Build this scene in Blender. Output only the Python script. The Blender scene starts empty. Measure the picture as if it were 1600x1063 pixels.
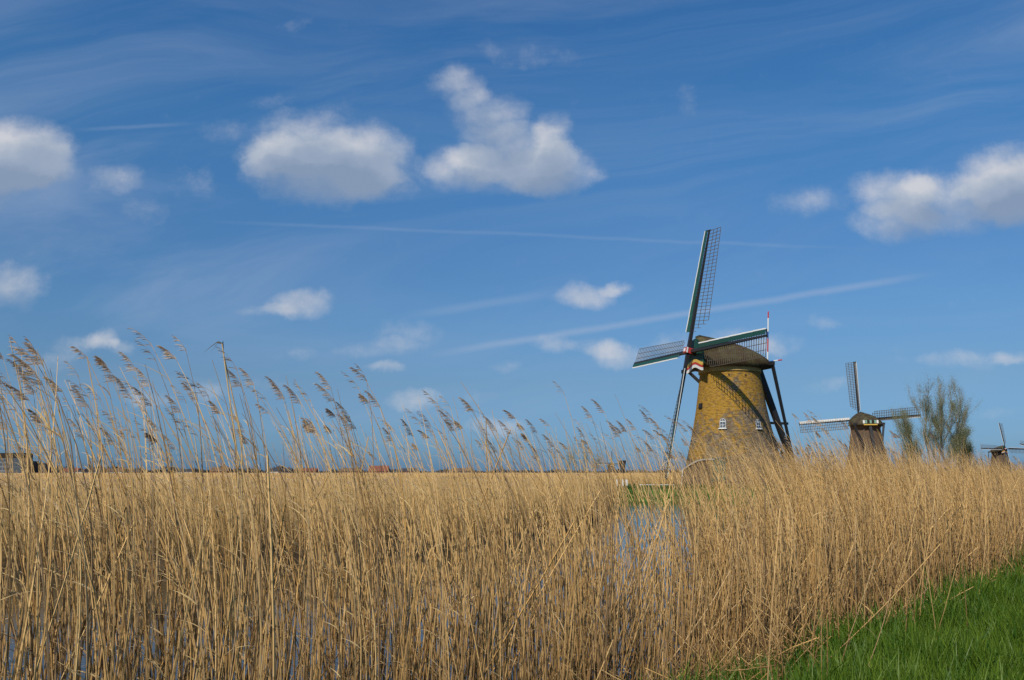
import bpy, bmesh, math, random
import numpy as np
from mathutils import Matrix, Vector, Euler

rnd = random.Random(7)
nr = np.random.RandomState(11)
S = bpy.context.scene
COL = S.collection
PI = math.pi
R = math.radians

# ------------------------------------------------------------------ camera
F = 1280.0                      # focal length in pixels of the 1600 px wide photograph
CAM_Z = 2.5
PITCH = math.atan(207.0 / F)
cam = bpy.data.cameras.new('camera')
cam.sensor_width = 36.0
cam.lens = 36.0 * F / 1600.0
cam.clip_start = 0.05
cam.clip_end = 12000
cam_ob = bpy.data.objects.new('camera', cam)
cam_ob.location = (0, 0, CAM_Z)
cam_ob.rotation_euler = (PI / 2 + PITCH, 0, 0)
COL.objects.link(cam_ob)
S.camera = cam_ob

def ray(px, py):
    """slopes (X/Y, Z/Y) of the direction seen at a photograph pixel"""
    u = (px - 800.0) / F
    v = (531.5 - py) / F
    y = math.cos(PITCH) - v * math.sin(PITCH)
    z = math.sin(PITCH) + v * math.cos(PITCH)
    return u / y, z / y

def at(px, py, Y):
    a, b = ray(px, py)
    return Vector((a * Y, Y, CAM_Z + b * Y))

# ------------------------------------------------------------------ light
SUN_EL, SUN_AZ = R(42), R(210)            # sun stands behind the camera's left shoulder
sun = bpy.data.lights.new('sun', 'SUN')
sun.energy = 4.6
sun.angle = R(0.53)
sun.color = (1.0, 0.92, 0.79)
sun_ob = bpy.data.objects.new('sun', sun)
d = Vector((-math.sin(SUN_AZ) * math.cos(SUN_EL), -math.cos(SUN_AZ) * math.cos(SUN_EL), -math.sin(SUN_EL)))
sun_ob.rotation_euler = d.to_track_quat('-Z', 'Y').to_euler()
sun_ob.location = (-20, -30, 40)
COL.objects.link(sun_ob)

S.view_settings.view_transform = 'Standard'
S.view_settings.look = 'None'
S.view_settings.exposure = 0.0
S.view_settings.gamma = 1.0
S.view_settings.use_curve_mapping = False
S.render.engine = 'CYCLES'
S.cycles.max_bounces = 6
S.cycles.diffuse_bounces = 2
S.cycles.glossy_bounces = 3
S.cycles.transmission_bounces = 3
S.cycles.transparent_max_bounces = 6
S.cycles.use_denoising = False
S.cycles.sample_clamp_indirect = 4.0

# ------------------------------------------------------------------ world: sky, clouds, contrails
W = bpy.data.worlds.new('World')
S.world = W
W.use_nodes = True
wt = W.node_tree
wt.nodes.clear()

class NT:
    """small helper for writing node trees"""
    def __init__(s, tree): s.t = tree; s.n = tree.nodes; s.l = tree.links
    def put(s, sock, val):
        if val is None: return
        if hasattr(val, 'is_linked') or hasattr(val, 'links'): s.l.new(val, sock)
        else: sock.default_value = val
    def math(s, op, a, b=None, c=None, clamp=False):
        n = s.n.new('ShaderNodeMath'); n.operation = op; n.use_clamp = clamp
        for i, v in enumerate((a, b, c)): s.put(n.inputs[i], v)
        return n.outputs[0]
    def vec(s, op, a, b=None, c=None):
        n = s.n.new('ShaderNodeVectorMath'); n.operation = op
        s.put(n.inputs[0], a); s.put(n.inputs[1], b)
        if c is not None: s.put(n.inputs[2], c)
        return n.outputs['Value'] if op in ('DOT_PRODUCT', 'LENGTH', 'DISTANCE') else n.outputs[0]
    def noise(s, co, scale, detail=4, rough=0.5, dist=0.0, col=False, dim='3D'):
        n = s.n.new('ShaderNodeTexNoise'); n.noise_dimensions = dim
        if co is not None: s.l.new(co, n.inputs['Vector'])
        n.inputs['Scale'].default_value = scale; n.inputs['Detail'].default_value = detail
        n.inputs['Roughness'].default_value = rough; n.inputs['Distortion'].default_value = dist
        return n.outputs['Color' if col else 'Fac']
    def ramp(s, fac, stops, interp='LINEAR'):
        n = s.n.new('ShaderNodeValToRGB'); n.color_ramp.interpolation = interp
        e = n.color_ramp.elements
        while len(e) < len(stops): e.new(0.5)
        for i, (p, c) in enumerate(stops):
            e[i].position = p
            e[i].color = (c, c, c, 1) if isinstance(c, (int, float)) else (c[0], c[1], c[2], 1)
        s.put(n.inputs[0], fac)
        return n.outputs[0]
    def mix(s, fac, a, b, mode='MIX'):
        n = s.n.new('ShaderNodeMix'); n.data_type = 'RGBA'; n.blend_type = mode
        def c4(v): return (v[0], v[1], v[2], 1) if isinstance(v, (tuple, list)) else v
        s.put(n.inputs[0], fac); s.put(n.inputs[6], c4(a)); s.put(n.inputs[7], c4(b))
        return n.outputs[2]
    def maprange(s, v, a, b, c=0.0, d=1.0, smooth=False):
        n = s.n.new('ShaderNodeMapRange'); n.interpolation_type = 'SMOOTHSTEP' if smooth else 'LINEAR'
        s.put(n.inputs[0], v)
        for i, k in zip((1, 2, 3, 4), (a, b, c, d)): s.put(n.inputs[i], k)
        return n.outputs[0]
    def xyz(s, x, y, z=0.0):
        n = s.n.new('ShaderNodeCombineXYZ')
        for i, v in enumerate((x, y, z)): s.put(n.inputs[i], v)
        return n.outputs[0]
    def sep(s, v):
        n = s.n.new('ShaderNodeSeparateXYZ'); s.l.new(v, n.inputs[0]); return n.outputs

N = NT(wt)
tc = wt.nodes.new('ShaderNodeTexCoord')
dirv = tc.outputs['Generated']
dx, dy, dz = N.sep(dirv)[:3]
sky = wt.nodes.new('ShaderNodeTexSky')
sky.sky_type = 'NISHITA'; sky.sun_disc = False
sky.sun_elevation = SUN_EL; sky.sun_rotation = SUN_AZ
sky.altitude = 0; sky.air_density = 1.0; sky.dust_density = 0.6; sky.ozone_density = 3.0
SKYS = 0.105
# the polarised, deep blue of the sky opposite the sun: a tint by elevation
el = N.math('MAXIMUM', dz, 0.0)
tint = N.ramp(el, [(0.0, (.160, .33, .68)), (.03, (.215, .375, .65)), (.105, (.315, .435, .57)), (.18, (.34, .52, .66)), (.255, (.335, .555, .72)), (.39, (.325, .66, .86)), (.50, (.285, .655, .91)), (1.0, (.27, .62, .86))])
tint = N.vec('MULTIPLY', tint, (1.25, 1.25, 1.25))
skyc = N.mix(1.0, sky.outputs[0], tint, 'MULTIPLY')

# directions as slopes about the view north (x/y, z/y)
ys = N.math('MAXIMUM', dy, 0.08)
U = N.math('DIVIDE', dx, ys); V = N.math('DIVIDE', dz, ys)
P0 = N.xyz(U, V, 0.0)
front = N.maprange(dy, 0.10, 0.25)
n1 = N.vec('SUBTRACT', N.noise(P0, 13.0, 6, 0.62, col=True), (0.5, 0.5, 0.5))
n2 = N.vec('SUBTRACT', N.noise(P0, 4.0, 2, 0.5, col=True), (0.5, 0.5, 0.5))
P = N.vec('ADD', N.vec('MULTIPLY', n1, (0.058, 0.042, 0)), P0)
P = N.vec('ADD', N.vec('MULTIPLY', n2, (0.03, 0.02, 0)), P)

BIG = [  # px, py, rx, ry, weight
 (30, 238, 105, 70, 1.3), (-20, 270, 100, 70, 1.2), (75, 265, 60, 40, .8), (182, 284, 52, 28, .62), (308, 290, 45, 34, .36), (232, 334, 50, 24, .38),
 (470, 228, 95, 62, 1.1), (570, 240, 85, 60, 1.1), (500, 275, 135, 58, 1.3), (420, 245, 60, 42, .9), (590, 290, 70, 36, .7), (350, 200, 48, 26, .36), (430, 165, 60, 22, .26), (520, 178, 50, 18, .3),
 (715, 135, 60, 40, .8), (765, 180, 75, 46, .9), (800, 238, 110, 52, 1.1), (715, 262, 82, 44, 1.0), (860, 268, 88, 44, 1.1), (868, 212, 42, 42, .7), (800, 285, 90, 30, .6),
 (1395, 298, 75, 48, .9), (1400, 350, 88, 40, .95), (1500, 320, 120, 56, 1.0), (1570, 275, 85, 60, 1.2), (1630, 310, 110, 75, 1.2), (1455, 285, 40, 34, .5), (1255, 316, 78, 32, .55),
 (15, 445, 62, 42, .85), (472, 476, 60, 23, .9), (415, 484, 55, 12, .45), (915, 460, 62, 25, .95), (968, 453, 28, 13, .7),
]
SMALL = [
 (157, 534, 36, 20, .8), (190, 547, 34, 16, .6), (110, 545, 50, 24, .45), (80, 570, 60, 20, .4), (640, 520, 70, 26, .45), (600, 546, 80, 18, .42), (611, 577, 32, 12, .7),
 (862, 535, 42, 18, .65), (965, 552, 58, 26, .7), (935, 538, 50, 18, .5), (1050, 540, 50, 22, .5), (645, 628, 42, 20, .75), (776, 665, 56, 17, .75),
 (1180, 533, 80, 22, .6), (1290, 504, 45, 13, .5), (1500, 560, 110, 15, .5), (1590, 556, 50, 14, .55), (230, 621, 48, 18, .55), (325, 612, 42, 20, .6),
 (480, 548, 30, 14, .45), (790, 570, 40, 12, .35), (1300, 604, 60, 16, .4), (475, 35, 50, 18, .25), (845, 92, 80, 26, .3), (768, 78, 26, 26, .28), (1075, 155, 24, 34, .34),
 (1205, 545, 40, 18, .35), (430, 600, 60, 16, .3), (720, 620, 80, 16, .25), (1560, 640, 60, 12, .3),
]
def field(vecP, blobs):
    acc = None
    for (px, py, rx, ry, w) in blobs:
        a, b = ray(px, py)
        sx, sy = F / rx * .93, F / ry * .93
        q = N.vec('MULTIPLY_ADD', vecP, (sx, sy, 0.0), (-a * sx, -b * sy, 0.0))
        r2 = N.vec('DOT_PRODUCT', q, q)
        v = N.math('MULTIPLY_ADD', r2, -w, w, clamp=False)
        v = N.math('MAXIMUM', v, 0.0)
        acc = v if acc is None else N.math('ADD', acc, v)
    return acc
fine = N.noise(P0, 30.0, 8, 0.66)
dens = field(P, BIG)
dsm = field(P, SMALL)
tot = N.math('ADD', dens, dsm)
tot = N.math('MULTIPLY_ADD', N.math('SUBTRACT', fine, 0.5), 0.95, tot)
alpha = N.maprange(tot, 0.06, 1.5, 0, 0.93, smooth=True)
wid2 = N.math('MULTIPLY_ADD', N.math('SUBTRACT', N.noise(P0, 9.0, 7, 0.62), 0.5), 2.6, N.math('ADD', dens, dsm))
halo = N.math('MULTIPLY', N.maprange(wid2, 0.25, 1.3, 0, 0.34, smooth=True), N.maprange(N.math('ADD', dens, dsm), 0.0, 0.25))
alpha = N.math('MAXIMUM', alpha, halo)
up = field(N.vec('ADD', P, (-0.010, 0.036, 0)), BIG)
lit = N.maprange(N.math('ADD', N.math('MULTIPLY', N.noise(P0, 16.0, 4, 0.55), 1.5), up), 0.65, 3.0)
ccol = N.ramp(lit, [(0.0, (0.63, 0.64, 0.68)), (0.18, (0.48, 0.53, 0.61)), (0.42, (0.34, 0.41, 0.53)), (0.75, (0.245, 0.325, 0.46))])
# thin cirrus streaks, slightly rising to the east
Pc = N.vec('ADD', N.vec('MULTIPLY', n2, (0.10, 0.05, 0)), P0)
Uc, Vc = N.sep(Pc)[:2]
rot = N.xyz(N.math('ADD', N.math('MULTIPLY', Uc, 1.3), N.math('MULTIPLY', Vc, 0.22)), N.math('SUBTRACT', N.math('MULTIPLY', Vc, 7.0), N.math('MULTIPLY', Uc, 1.1)))
cir = N.noise(rot, 1.0, 7, 0.60, 0.9)
cirm = N.noise(P0, 1.6, 2, 0.5)
cir = N.math('MULTIPLY', N.maprange(cir, 0.38, 0.80, 0, 1, smooth=True), N.maprange(cirm, 0.35, 0.65, 0.12, 0.34))
def streak(p1, p2, width, amp, soft=0.04):
    a1, b1 = ray(*p1); a2, b2 = ray(*p2)
    L = math.hypot(a2 - a1, b2 - b1); ex, ey = (a2 - a1) / L, (b2 - b1) / L
    nx, ny = -ey, ex
    Pw = N.vec('ADD', P0, N.vec('MULTIPLY', n1, (0.004, 0.006, 0)))
    along = N.math('SUBTRACT', N.vec('DOT_PRODUCT', Pw, (ex, ey, 0)), a1 * ex + b1 * ey)
    off = N.math('ABSOLUTE', N.math('SUBTRACT', N.vec('DOT_PRODUCT', Pw, (nx, ny, 0)), a1 * nx + b1 * ny))
    m = N.maprange(off, 0.0, width / F, 1, 0, smooth=True)
    m = N.math('MULTIPLY', m, N.maprange(along, 0.0, soft, 0, 1, smooth=True))
    m = N.math('MULTIPLY', m, N.maprange(along, L - soft, L, 1, 0, smooth=True))
    return N.math('MULTIPLY', m, amp)
con = streak((640, 560), (1480, 425), 9, 0.30, 0.12)
con = N.math('ADD', con, streak((270, 343), (1400, 392), 5, 0.10, 0.2))
con = N.math('ADD', con, streak((600, 500), (900, 452), 11, 0.16, 0.1))
con = N.math('ADD', con, streak((90, 205), (330, 192), 6, 0.14, 0.08))
thin = N.math('ADD', cir, con, clamp=True)
# the same kind of fair-weather cloud goes on round the rest of the sky
zz = N.math('ADD', N.math('MAXIMUM', dz, 0.0), 0.12)
Q = N.xyz(N.math('DIVIDE', dx, zz), N.math('DIVIDE', dy, zz))
oth = N.maprange(N.noise(Q, 0.9, 7, 0.55), 0.55, 0.70, 0, 0.85, smooth=True)
inside = N.math('MULTIPLY', front, N.maprange(N.math('ABSOLUTE', U), 0.72, 0.95, 1, 0))
inside = N.math('MULTIPLY', inside, N.maprange(V, 0.66, 0.9, 1, 0))
oth = N.math('MULTIPLY', oth, N.math('SUBTRACT', 1.0, inside))
oth = N.math('MULTIPLY', oth, N.maprange(dz, 0.0, 0.1))
alpha = N.math('MAXIMUM', N.math('MULTIPLY', alpha, front), oth)
k = 1.0 / SKYS
def sc(c): return tuple(v * k for v in c)
c1 = N.mix(thin, skyc, sc((0.40, 0.48, 0.63)))
scal = N.vec('MULTIPLY', ccol, (k, k, k))
c2 = N.mix(alpha, c1, scal)
bg = wt.nodes.new('ShaderNodeBackground'); bg.inputs['Strength'].default_value = SKYS
wt.links.new(c2, bg.inputs['Color'])
wo = wt.nodes.new('ShaderNodeOutputWorld'); wt.links.new(bg.outputs[0], wo.inputs[0])
W.cycles.sampling_method = 'MANUAL'
W.cycles.sample_map_resolution = 512

# ------------------------------------------------------------------ object helpers
class MB:
    """collects shapes, build() links them as ONE mesh object"""
    def __init__(s): s.v = []; s.f = []; s.uv = None
    def add(s, vs, fs):
        o = len(s.v); s.v += [tuple(v) for v in vs]; s.f += [tuple(i + o for i in f) for f in fs]
    def box(s, lo, hi, M=None):
        (a, b, c), (d_, e, f) = lo, hi
        vs = [Vector(p) for p in ((a,b,c),(d_,b,c),(d_,e,c),(a,e,c),(a,b,f),(d_,b,f),(d_,e,f),(a,e,f))]
        if M: vs = [M @ v for v in vs]
        s.add(vs, [(3,2,1,0),(4,5,6,7),(0,1,5,4),(1,2,6,5),(2,3,7,6),(3,0,4,7)])
    def bar(s, p, q, w, h=None, w2=None, h2=None, up=(0, 0, 1)):
        """four-sided beam from p to q"""
        p, q = Vector(p), Vector(q); h = h or w; w2 = w2 or w; h2 = h2 or h
        t = (q - p).normalized(); u = Vector(up)
        if abs(t.dot(u)) > .98: u = Vector((1, 0, 0))
        a = t.cross(u).normalized(); b = a.cross(t)
        vs = []
        for c, ww, hh in ((p, w, h), (q, w2, h2)):
            for i, j in ((-1,-1),(1,-1),(1,1),(-1,1)): vs.append(c + a * (i * ww / 2) + b * (j * hh / 2))
        s.add(vs, [(0,1,2,3),(7,6,5,4),(0,4,5,1),(1,5,6,2),(2,6,7,3),(3,7,4,0)])
    def tube(s, pts, rad, n=6, cap=True):
        pts = [Vector(p) for p in pts]; rs = rad if isinstance(rad, (list, tuple)) else [rad] * len(pts)
        vs, fs = [], []
        for i, p in enumerate(pts):
            t = (pts[min(i+1, len(pts)-1)] - pts[max(i-1, 0)]).normalized()
            u = Vector((0, 1, 0)) if abs(t.y) < .9 else Vector((1, 0, 0))
            a = t.cross(u).normalized(); b = t.cross(a)
            for k_ in range(n):
                an = 2 * PI * k_ / n
                vs.append(p + (a * math.cos(an) + b * math.sin(an)) * rs[i])
        for i in range(len(pts) - 1):
            for k_ in range(n):
                fs.append((i*n+k_, i*n+(k_+1) % n, (i+1)*n+(k_+1) % n, (i+1)*n+k_))
        if cap: fs.append(tuple(reversed(range(n)))); fs.append(tuple(range((len(pts)-1)*n, len(pts)*n)))
        s.add(vs, fs)
    def lathe(s, prof, n=48, a0=0, a1=2*PI):
        full = abs(a1 - a0 - 2*PI) < 1e-6; m = n if full else n + 1
        vs, fs = [], []
        for r, z in prof:
            for k_ in range(m):
                an = a0 + (a1 - a0) * k_ / n; vs.append((r*math.cos(an), r*math.sin(an), z))
        for i in range(len(prof)-1):
            for k_ in range(n):
                k2 = (k_+1) % m
                fs.append((i*m+k_, i*m+k2, (i+1)*m+k2, (i+1)*m+k_))
        s.add(vs, fs)
    def mesh(s, name, mat):
        me = bpy.data.meshes.new(name)
        me.from_pydata([tuple(v) for v in s.v], [], s.f)
        for m in (mat if isinstance(mat, (list, tuple)) else [mat]): me.materials.append(m)
        return me
    def build(s, name, mat, parent=None, smooth=False, matrix=None):
        me = s.mesh(name, mat)
        if smooth: me.polygons.foreach_set('use_smooth', [True] * len(me.polygons))
        return link(name, me, parent, matrix)

def link(name, data, parent=None, matrix=None):
    o = bpy.data.objects.new(name, data); COL.objects.link(o)
    if parent is not None: o.parent = parent
    if matrix is not None: o.matrix_local = matrix
    return o
def tag(o, label=None, cat=None, group=None, kind=None):
    if label: o['label'] = label
    if cat: o['category'] = cat
    if group: o['group'] = group
    if kind: o['kind'] = kind
    return o
def empty(name, loc, rz=0, scale=1.0):
    o = bpy.data.objects.new(name, None); COL.objects.link(o)
    o.location = loc; o.rotation_euler = (0, 0, rz); o.scale = (scale,) * 3
    return o

# ------------------------------------------------------------------ materials
def material(name, rough=0.8, spec=0.3):
    m = bpy.data.materials.new(name); m.use_nodes = True
    nt = m.node_tree; b = nt.nodes['Principled BSDF']
    b.inputs['Roughness'].default_value = rough
    b.inputs['Specular IOR Level'].default_value = spec
    return m, NT(nt), b
def paint(name, col, rough=0.6, var=0.25, scale=3.0, bump=0.0, spec=0.3):
    m, n, b = material(name, rough, spec)
    t = n.n.new('ShaderNodeTexCoord').outputs['Object']
    f = n.noise(t, scale, 6, 0.6)
    c = n.mix(f, tuple(v * (1 - var) for v in col), tuple(min(1, v * (1 + var)) for v in col))
    n.l.new(c, b.inputs['Base Color'])
    if bump:
        bp = n.n.new('ShaderNodeBump'); bp.inputs['Strength'].default_value = bump
        n.l.new(n.noise(t, scale * 6, 4), bp.inputs['Height']); n.l.new(bp.outputs[0], b.inputs['Normal'])
    return m

M_tar = paint('tarred_wood', (0.018, 0.018, 0.020), 0.55, .4, 4)
M_green = paint('dark_green_paint', (0.012, 0.058, 0.045), 0.45, .25, 2)
M_white = paint('white_paint', (0.62, 0.62, 0.60), 0.5, .12, 2)
M_frame = paint('greyed_frame', (0.36, 0.36, 0.35), 0.6, .15, 2)
M_red = paint('red_paint', (0.42, 0.035, 0.03), 0.5, .2, 2)
M_yel = paint('yellow_paint', (0.55, 0.36, 0.07), 0.5, .15, 2)
M_blue = paint('blue_paint', (0.03, 0.12, 0.36), 0.5, .1, 2)
M_lattice = paint('weathered_lattice', (0.10, 0.085, 0.065), 0.7, .3, 3)
M_lattice_lt = paint('pale_lattice', (0.30, 0.26, 0.19), 0.7, .3, 3)
M_glass, _n, _b = material('window_glass', 0.08, 0.6); _b.inputs['Base Color'].default_value = (0.05, 0.07, 0.09, 1); _b.inputs['Roughness'].default_value = .25
M_dark = paint('dark_recess', (0.02, 0.018, 0.015), 0.9, .2, 2)

def brick_tower(name, base, lichen, amount):
    m, n, b = material(name, 0.9, 0.1)
    t = n.n.new('ShaderNodeTexCoord').outputs['Object']
    x, y, z = n.sep(t)[:3]
    ang = n.math('ARCTAN2', y, x)
    uv = n.xyz(n.math('MULTIPLY', ang, 4.7), z, 0.0)
    br = n.n.new('ShaderNodeTexBrick'); n.l.new(uv, br.inputs['Vector'])
    br.inputs['Scale'].default_value = 1.0; br.inputs['Brick Width'].default_value = .30; br.inputs['Row Height'].default_value = .12
    br.inputs['Mortar Size'].default_value = .014
    br.inputs['Color1'].default_value = (*[v * .5 for v in base], 1); br.inputs['Color2'].default_value = (*[min(1, v * 1.5) for v in base], 1)
    br.inputs['Mortar'].default_value = (.16, .14, .11, 1)
    big = n.noise(t, 0.42, 5, .62, .5); med = n.noise(t, 2.4, 6, .72); sp = n.noise(t, 7.0, 3, .7)
    c = br.outputs[0]
    c = n.mix(n.maprange(sp, .50, .62, 0, .7), c, (0.20, 0.18, 0.14))
    c = n.mix(n.maprange(n.noise(t, 1.1, 5, .7), .48, .62, 0, .7), c, (0.075, 0.065, 0.05))
    hgt = n.maprange(z, 2.0, 8.5, -.17, .06)
    side = n.maprange(n.math('ADD', n.math('MULTIPLY', x, .3), y), -4, 4, .07, -.07)
    f = n.math('ADD', n.math('ADD', n.math('MULTIPLY_ADD', med, .65, n.math('MULTIPLY', big, .75)), hgt), side)
    f = n.math('ADD', f, -.03)
    c = n.mix(n.maprange(f, 0.608, 0.70, 0, amount), c, lichen)
    c = n.mix(n.maprange(n.noise(t, 1.7, 5, .7), .56, .66, 0, .6), c, (0.24, 0.10, 0.028))
    c = n.mix(n.maprange(n.noise(t, 3.3, 5, .75), .54, .66, 0, .6), c, (0.15, 0.13, 0.10))
    c = n.mix(n.maprange(n.noise(n.vec('MULTIPLY', t, (1, 1, 2.2)), 5.5, 4, .8), .56, .66, 0, .5), c, (0.07, 0.045, 0.02))
    cs = n.noise(n.xyz(n.math('MULTIPLY', ang, 5.6), n.math('MULTIPLY', z, 5.5)), 1.25, 4, .75)
    c = n.mix(n.maprange(cs, .48, .60, 0, .66), c, (0.065, 0.045, 0.028))
    c = n.mix(n.maprange(cs, .30, .44, .5, 0), c, (0.33, 0.25, 0.15) if amount > .5 else (0.13, 0.09, 0.06))
    n.l.new(c, b.inputs['Base Color'])
    bp = n.n.new('ShaderNodeBump'); bp.inputs['Strength'].default_value = .5; bp.inputs['Distance'].default_value = .03
    n.l.new(br.outputs['Fac'], bp.inputs['Height']); bp.invert = True
    n.l.new(bp.outputs[0], b.inputs['Normal'])
    return m
M_brick = brick_tower('lichen_brick', (0.165, 0.115, 0.065), (0.37, 0.20, 0.017), .86)
M_brick2 = brick_tower('brown_brick', (0.085, 0.045, 0.03), (0.10, 0.06, 0.035), .3)

def thatch(name, col):
    m, n, b = material(name, 0.95, 0.05)
    t = n.n.new('ShaderNodeTexCoord').outputs['Object']
    s_ = n.vec('MULTIPLY', t, (6, 6, 1.2))
    f = n.noise(s_, 2.0, 6, .7); g = n.noise(t, .9, 4, .6)
    c = n.mix(f, tuple(v * .5 for v in col), tuple(v * 1.35 for v in col))
    c = n.mix(n.maprange(g, .45, .62, 0, .55), c, (0.10, 0.10, 0.045))
    zt = n.math('FRACT', n.math('MULTIPLY_ADD', n.noise(t, 1.5, 3), .7, n.math('MULTIPLY', n.sep(t)[2], 1.7)))
    c = n.mix(n.maprange(zt, .0, .25, .55, 0), c, (0.03, 0.022, 0.014))
    c = n.mix(n.maprange(n.noise(t, 2.2, 5, .7), .56, .66, 0, .5), c, (0.17, 0.13, 0.085))
    n.l.new(c, b.inputs['Base Color'])
    bp = n.n.new('ShaderNodeBump'); bp.inputs['Strength'].default_value = .7; bp.inputs['Distance'].default_value = .05
    n.l.new(f, bp.inputs['Height']); n.l.new(bp.outputs[0], b.inputs['Normal'])
    return m
M_thatch = thatch('old_thatch', (0.068, 0.047, 0.026))
M_thatch2 = thatch('dark_thatch', (0.055, 0.042, 0.03))

def stalk_mat(name, a, b_, lowc, trans=0.0):
    """dry reed: colour runs along the stalk (UV x = metres from the base), every stalk a little different"""
    m, n, b = material(name, 0.6, 0.12)
    uv = n.n.new('ShaderNodeUVMap'); h = n.sep(uv.outputs[0])[0]
    oi = n.n.new('ShaderNodeObjectInfo').outputs['Random']
    geo = n.n.new('ShaderNodeNewGeometry').outputs['Position']
    pn = n.noise(geo, 1.3, 3, .6)
    rr = n.math('FRACT', n.math('MULTIPLY_ADD', n.sep(uv.outputs[0])[1], 7.3, oi))
    c = n.mix(rr, a, b_)
    c = n.mix(n.maprange(n.math('FRACT', n.math('MULTIPLY', rr, 5.7)), .72, 1.0, 0, .6), c, (0.36, 0.33, 0.27))
    c = n.mix(n.maprange(n.math('FRACT', n.math('MULTIPLY', rr, 11.3)), .66, .9, 0, .8), c, (0.17, 0.098, 0.042))
    c = n.mix(n.maprange(h, .2, 2.1, .85, 0), c, lowc)  # stalk's own browner foot, plus shade deep in the reeds painted into its colour
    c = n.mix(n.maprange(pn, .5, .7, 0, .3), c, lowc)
    fr = n.math('FRACT', n.math('ADD', n.math('MULTIPLY', h, 5.2), rr))
    c = n.mix(n.maprange(fr, .90, .95, 0, .55), c, (0.09, 0.055, 0.025))
    n.l.new(c, b.inputs['Base Color'])
    return m
def leafmat(name, a, b_, tr=0.35):
    m, n, b = material(name, 0.5, 0.3)
    oi = n.n.new('ShaderNodeObjectInfo').outputs['Random']
    geo = n.n.new('ShaderNodeNewGeometry').outputs['Position']
    f = n.math('FRACT', n.math('ADD', oi, n.noise(geo, .8, 4, .6)))
    c = n.mix(f, a, b_)
    n.l.new(c, b.inputs['Base Color'])
    ts = n.n.new('ShaderNodeBsdfTranslucent'); n.l.new(c, ts.inputs[0])
    mx = n.n.new('ShaderNodeMixShader'); mx.inputs[0].default_value = tr
    n.l.new(b.outputs[0], mx.inputs[1]); n.l.new(ts.outputs[0], mx.inputs[2])
    n.l.new(mx.outputs[0], n.n['Material Output'].inputs[0])
    return m
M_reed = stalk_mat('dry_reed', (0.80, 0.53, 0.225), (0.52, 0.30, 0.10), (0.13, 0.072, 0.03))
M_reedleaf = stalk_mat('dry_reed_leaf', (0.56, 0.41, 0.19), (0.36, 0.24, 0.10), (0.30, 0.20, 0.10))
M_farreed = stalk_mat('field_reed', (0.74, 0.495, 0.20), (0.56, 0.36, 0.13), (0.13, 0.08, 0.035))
M_plume = leafmat('reed_plume', (0.30, 0.195, 0.115), (0.55, 0.41, 0.27), .35)
M_stalk = paint('weathered_reed_stalk', (0.50, 0.35, 0.16), 0.7, .45, 14)
M_oldleaf = paint('blackened_reed_leaf', (0.06, 0.055, 0.045), 0.8, .3, 9)

M_grass = leafmat('fresh_grass', (0.032, 0.092, 0.006), (0.140, 0.215, 0.018))
M_grass_far = leafmat('island_grass', (0.05, 0.11, 0.015), (0.08, 0.15, 0.03))
M_bud = leafmat('willow_leaf', (0.13, 0.155, 0.055), (0.22, 0.22, 0.10))
M_bark = paint('willow_bark', (0.22, 0.19, 0.13), 0.9, .4, 3, .3)
M_twig = paint('bare_twig', (0.20, 0.17, 0.12), 0.9, .4, 3)

def ground(name, a, b_, scale):
    m, n, b = material(name, 0.95, 0.1)
    t = n.n.new('ShaderNodeTexCoord').outputs['Object']
    f = n.noise(t, scale, 8, .65)
    n.l.new(n.mix(n.maprange(f, .35, .65), a, b_), b.inputs['Base Color'])
    bp = n.n.new('ShaderNodeBump'); bp.inputs['Strength'].default_value = .6; bp.inputs['Distance'].default_value = .05
    n.l.new(n.noise(t, scale * 5, 5), bp.inputs['Height']); n.l.new(bp.outputs[0], b.inputs['Normal'])
    return m
M_mud = ground('marsh_mud', (0.035, 0.024, 0.014), (0.08, 0.055, 0.03), 1.2)
M_soil = ground('dike_soil', (0.022, 0.050, 0.010), (0.05, 0.045, 0.018), 2.0)
M_isle = ground('island_turf', (0.045, 0.10, 0.014), (0.07, 0.13, 0.028), .7)
M_canopy = ground('reed_canopy', (0.36, 0.23, 0.09), (0.62, 0.41, 0.165), 1.6)

M_water, _n, _b = material('still_water', 0.04, 0.5)
_b.inputs['Base Color'].default_value = (0.035, 0.030, 0.018, 1)
_b.inputs['IOR'].default_value = 1.33
_t = _n.n.new('ShaderNodeTexCoord').outputs['Object']
_bp = _n.n.new('ShaderNodeBump'); _bp.inputs['Strength'].default_value = .35; _bp.inputs['Distance'].default_value = .02
_n.l.new(_n.noise(_n.vec('MULTIPLY', _t, (1.0, 3.0, 1.0)), 2.2, 4, .5), _bp.inputs['Height']); _n.l.new(_bp.outputs[0], _b.inputs['Normal'])

# ------------------------------------------------------------------ ground, water, dike
def belt(t, s_):
    """dike line: t metres along it to the north-east, s_ metres out over the water"""
    return (-2.6 + (t - s_) * .7071, 2.6 + (t + s_) * .7071)
def belt_ts(x, y):
    a, b_ = x + 2.6, y - 2.6
    return (a + b_) * .7071, (b_ - a) * .7071
def dike_z(s_):
    """height of the dike's surface at s_ metres past the reed edge"""
    if s_ < -1.0: return 0.93 + .01 * (-1 - s_)
    if s_ < 2.4: return 0.93 - (s_ + 1.0) ** 1.25 * .30
    return -0.46
m = MB(); m.add([(-900, -60, 0), (1400, -60, 0), (1400, 900, 0), (-900, 900, 0)], [(0, 1, 2, 3)])
tag(m.build('water', M_water), kind='structure')

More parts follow.
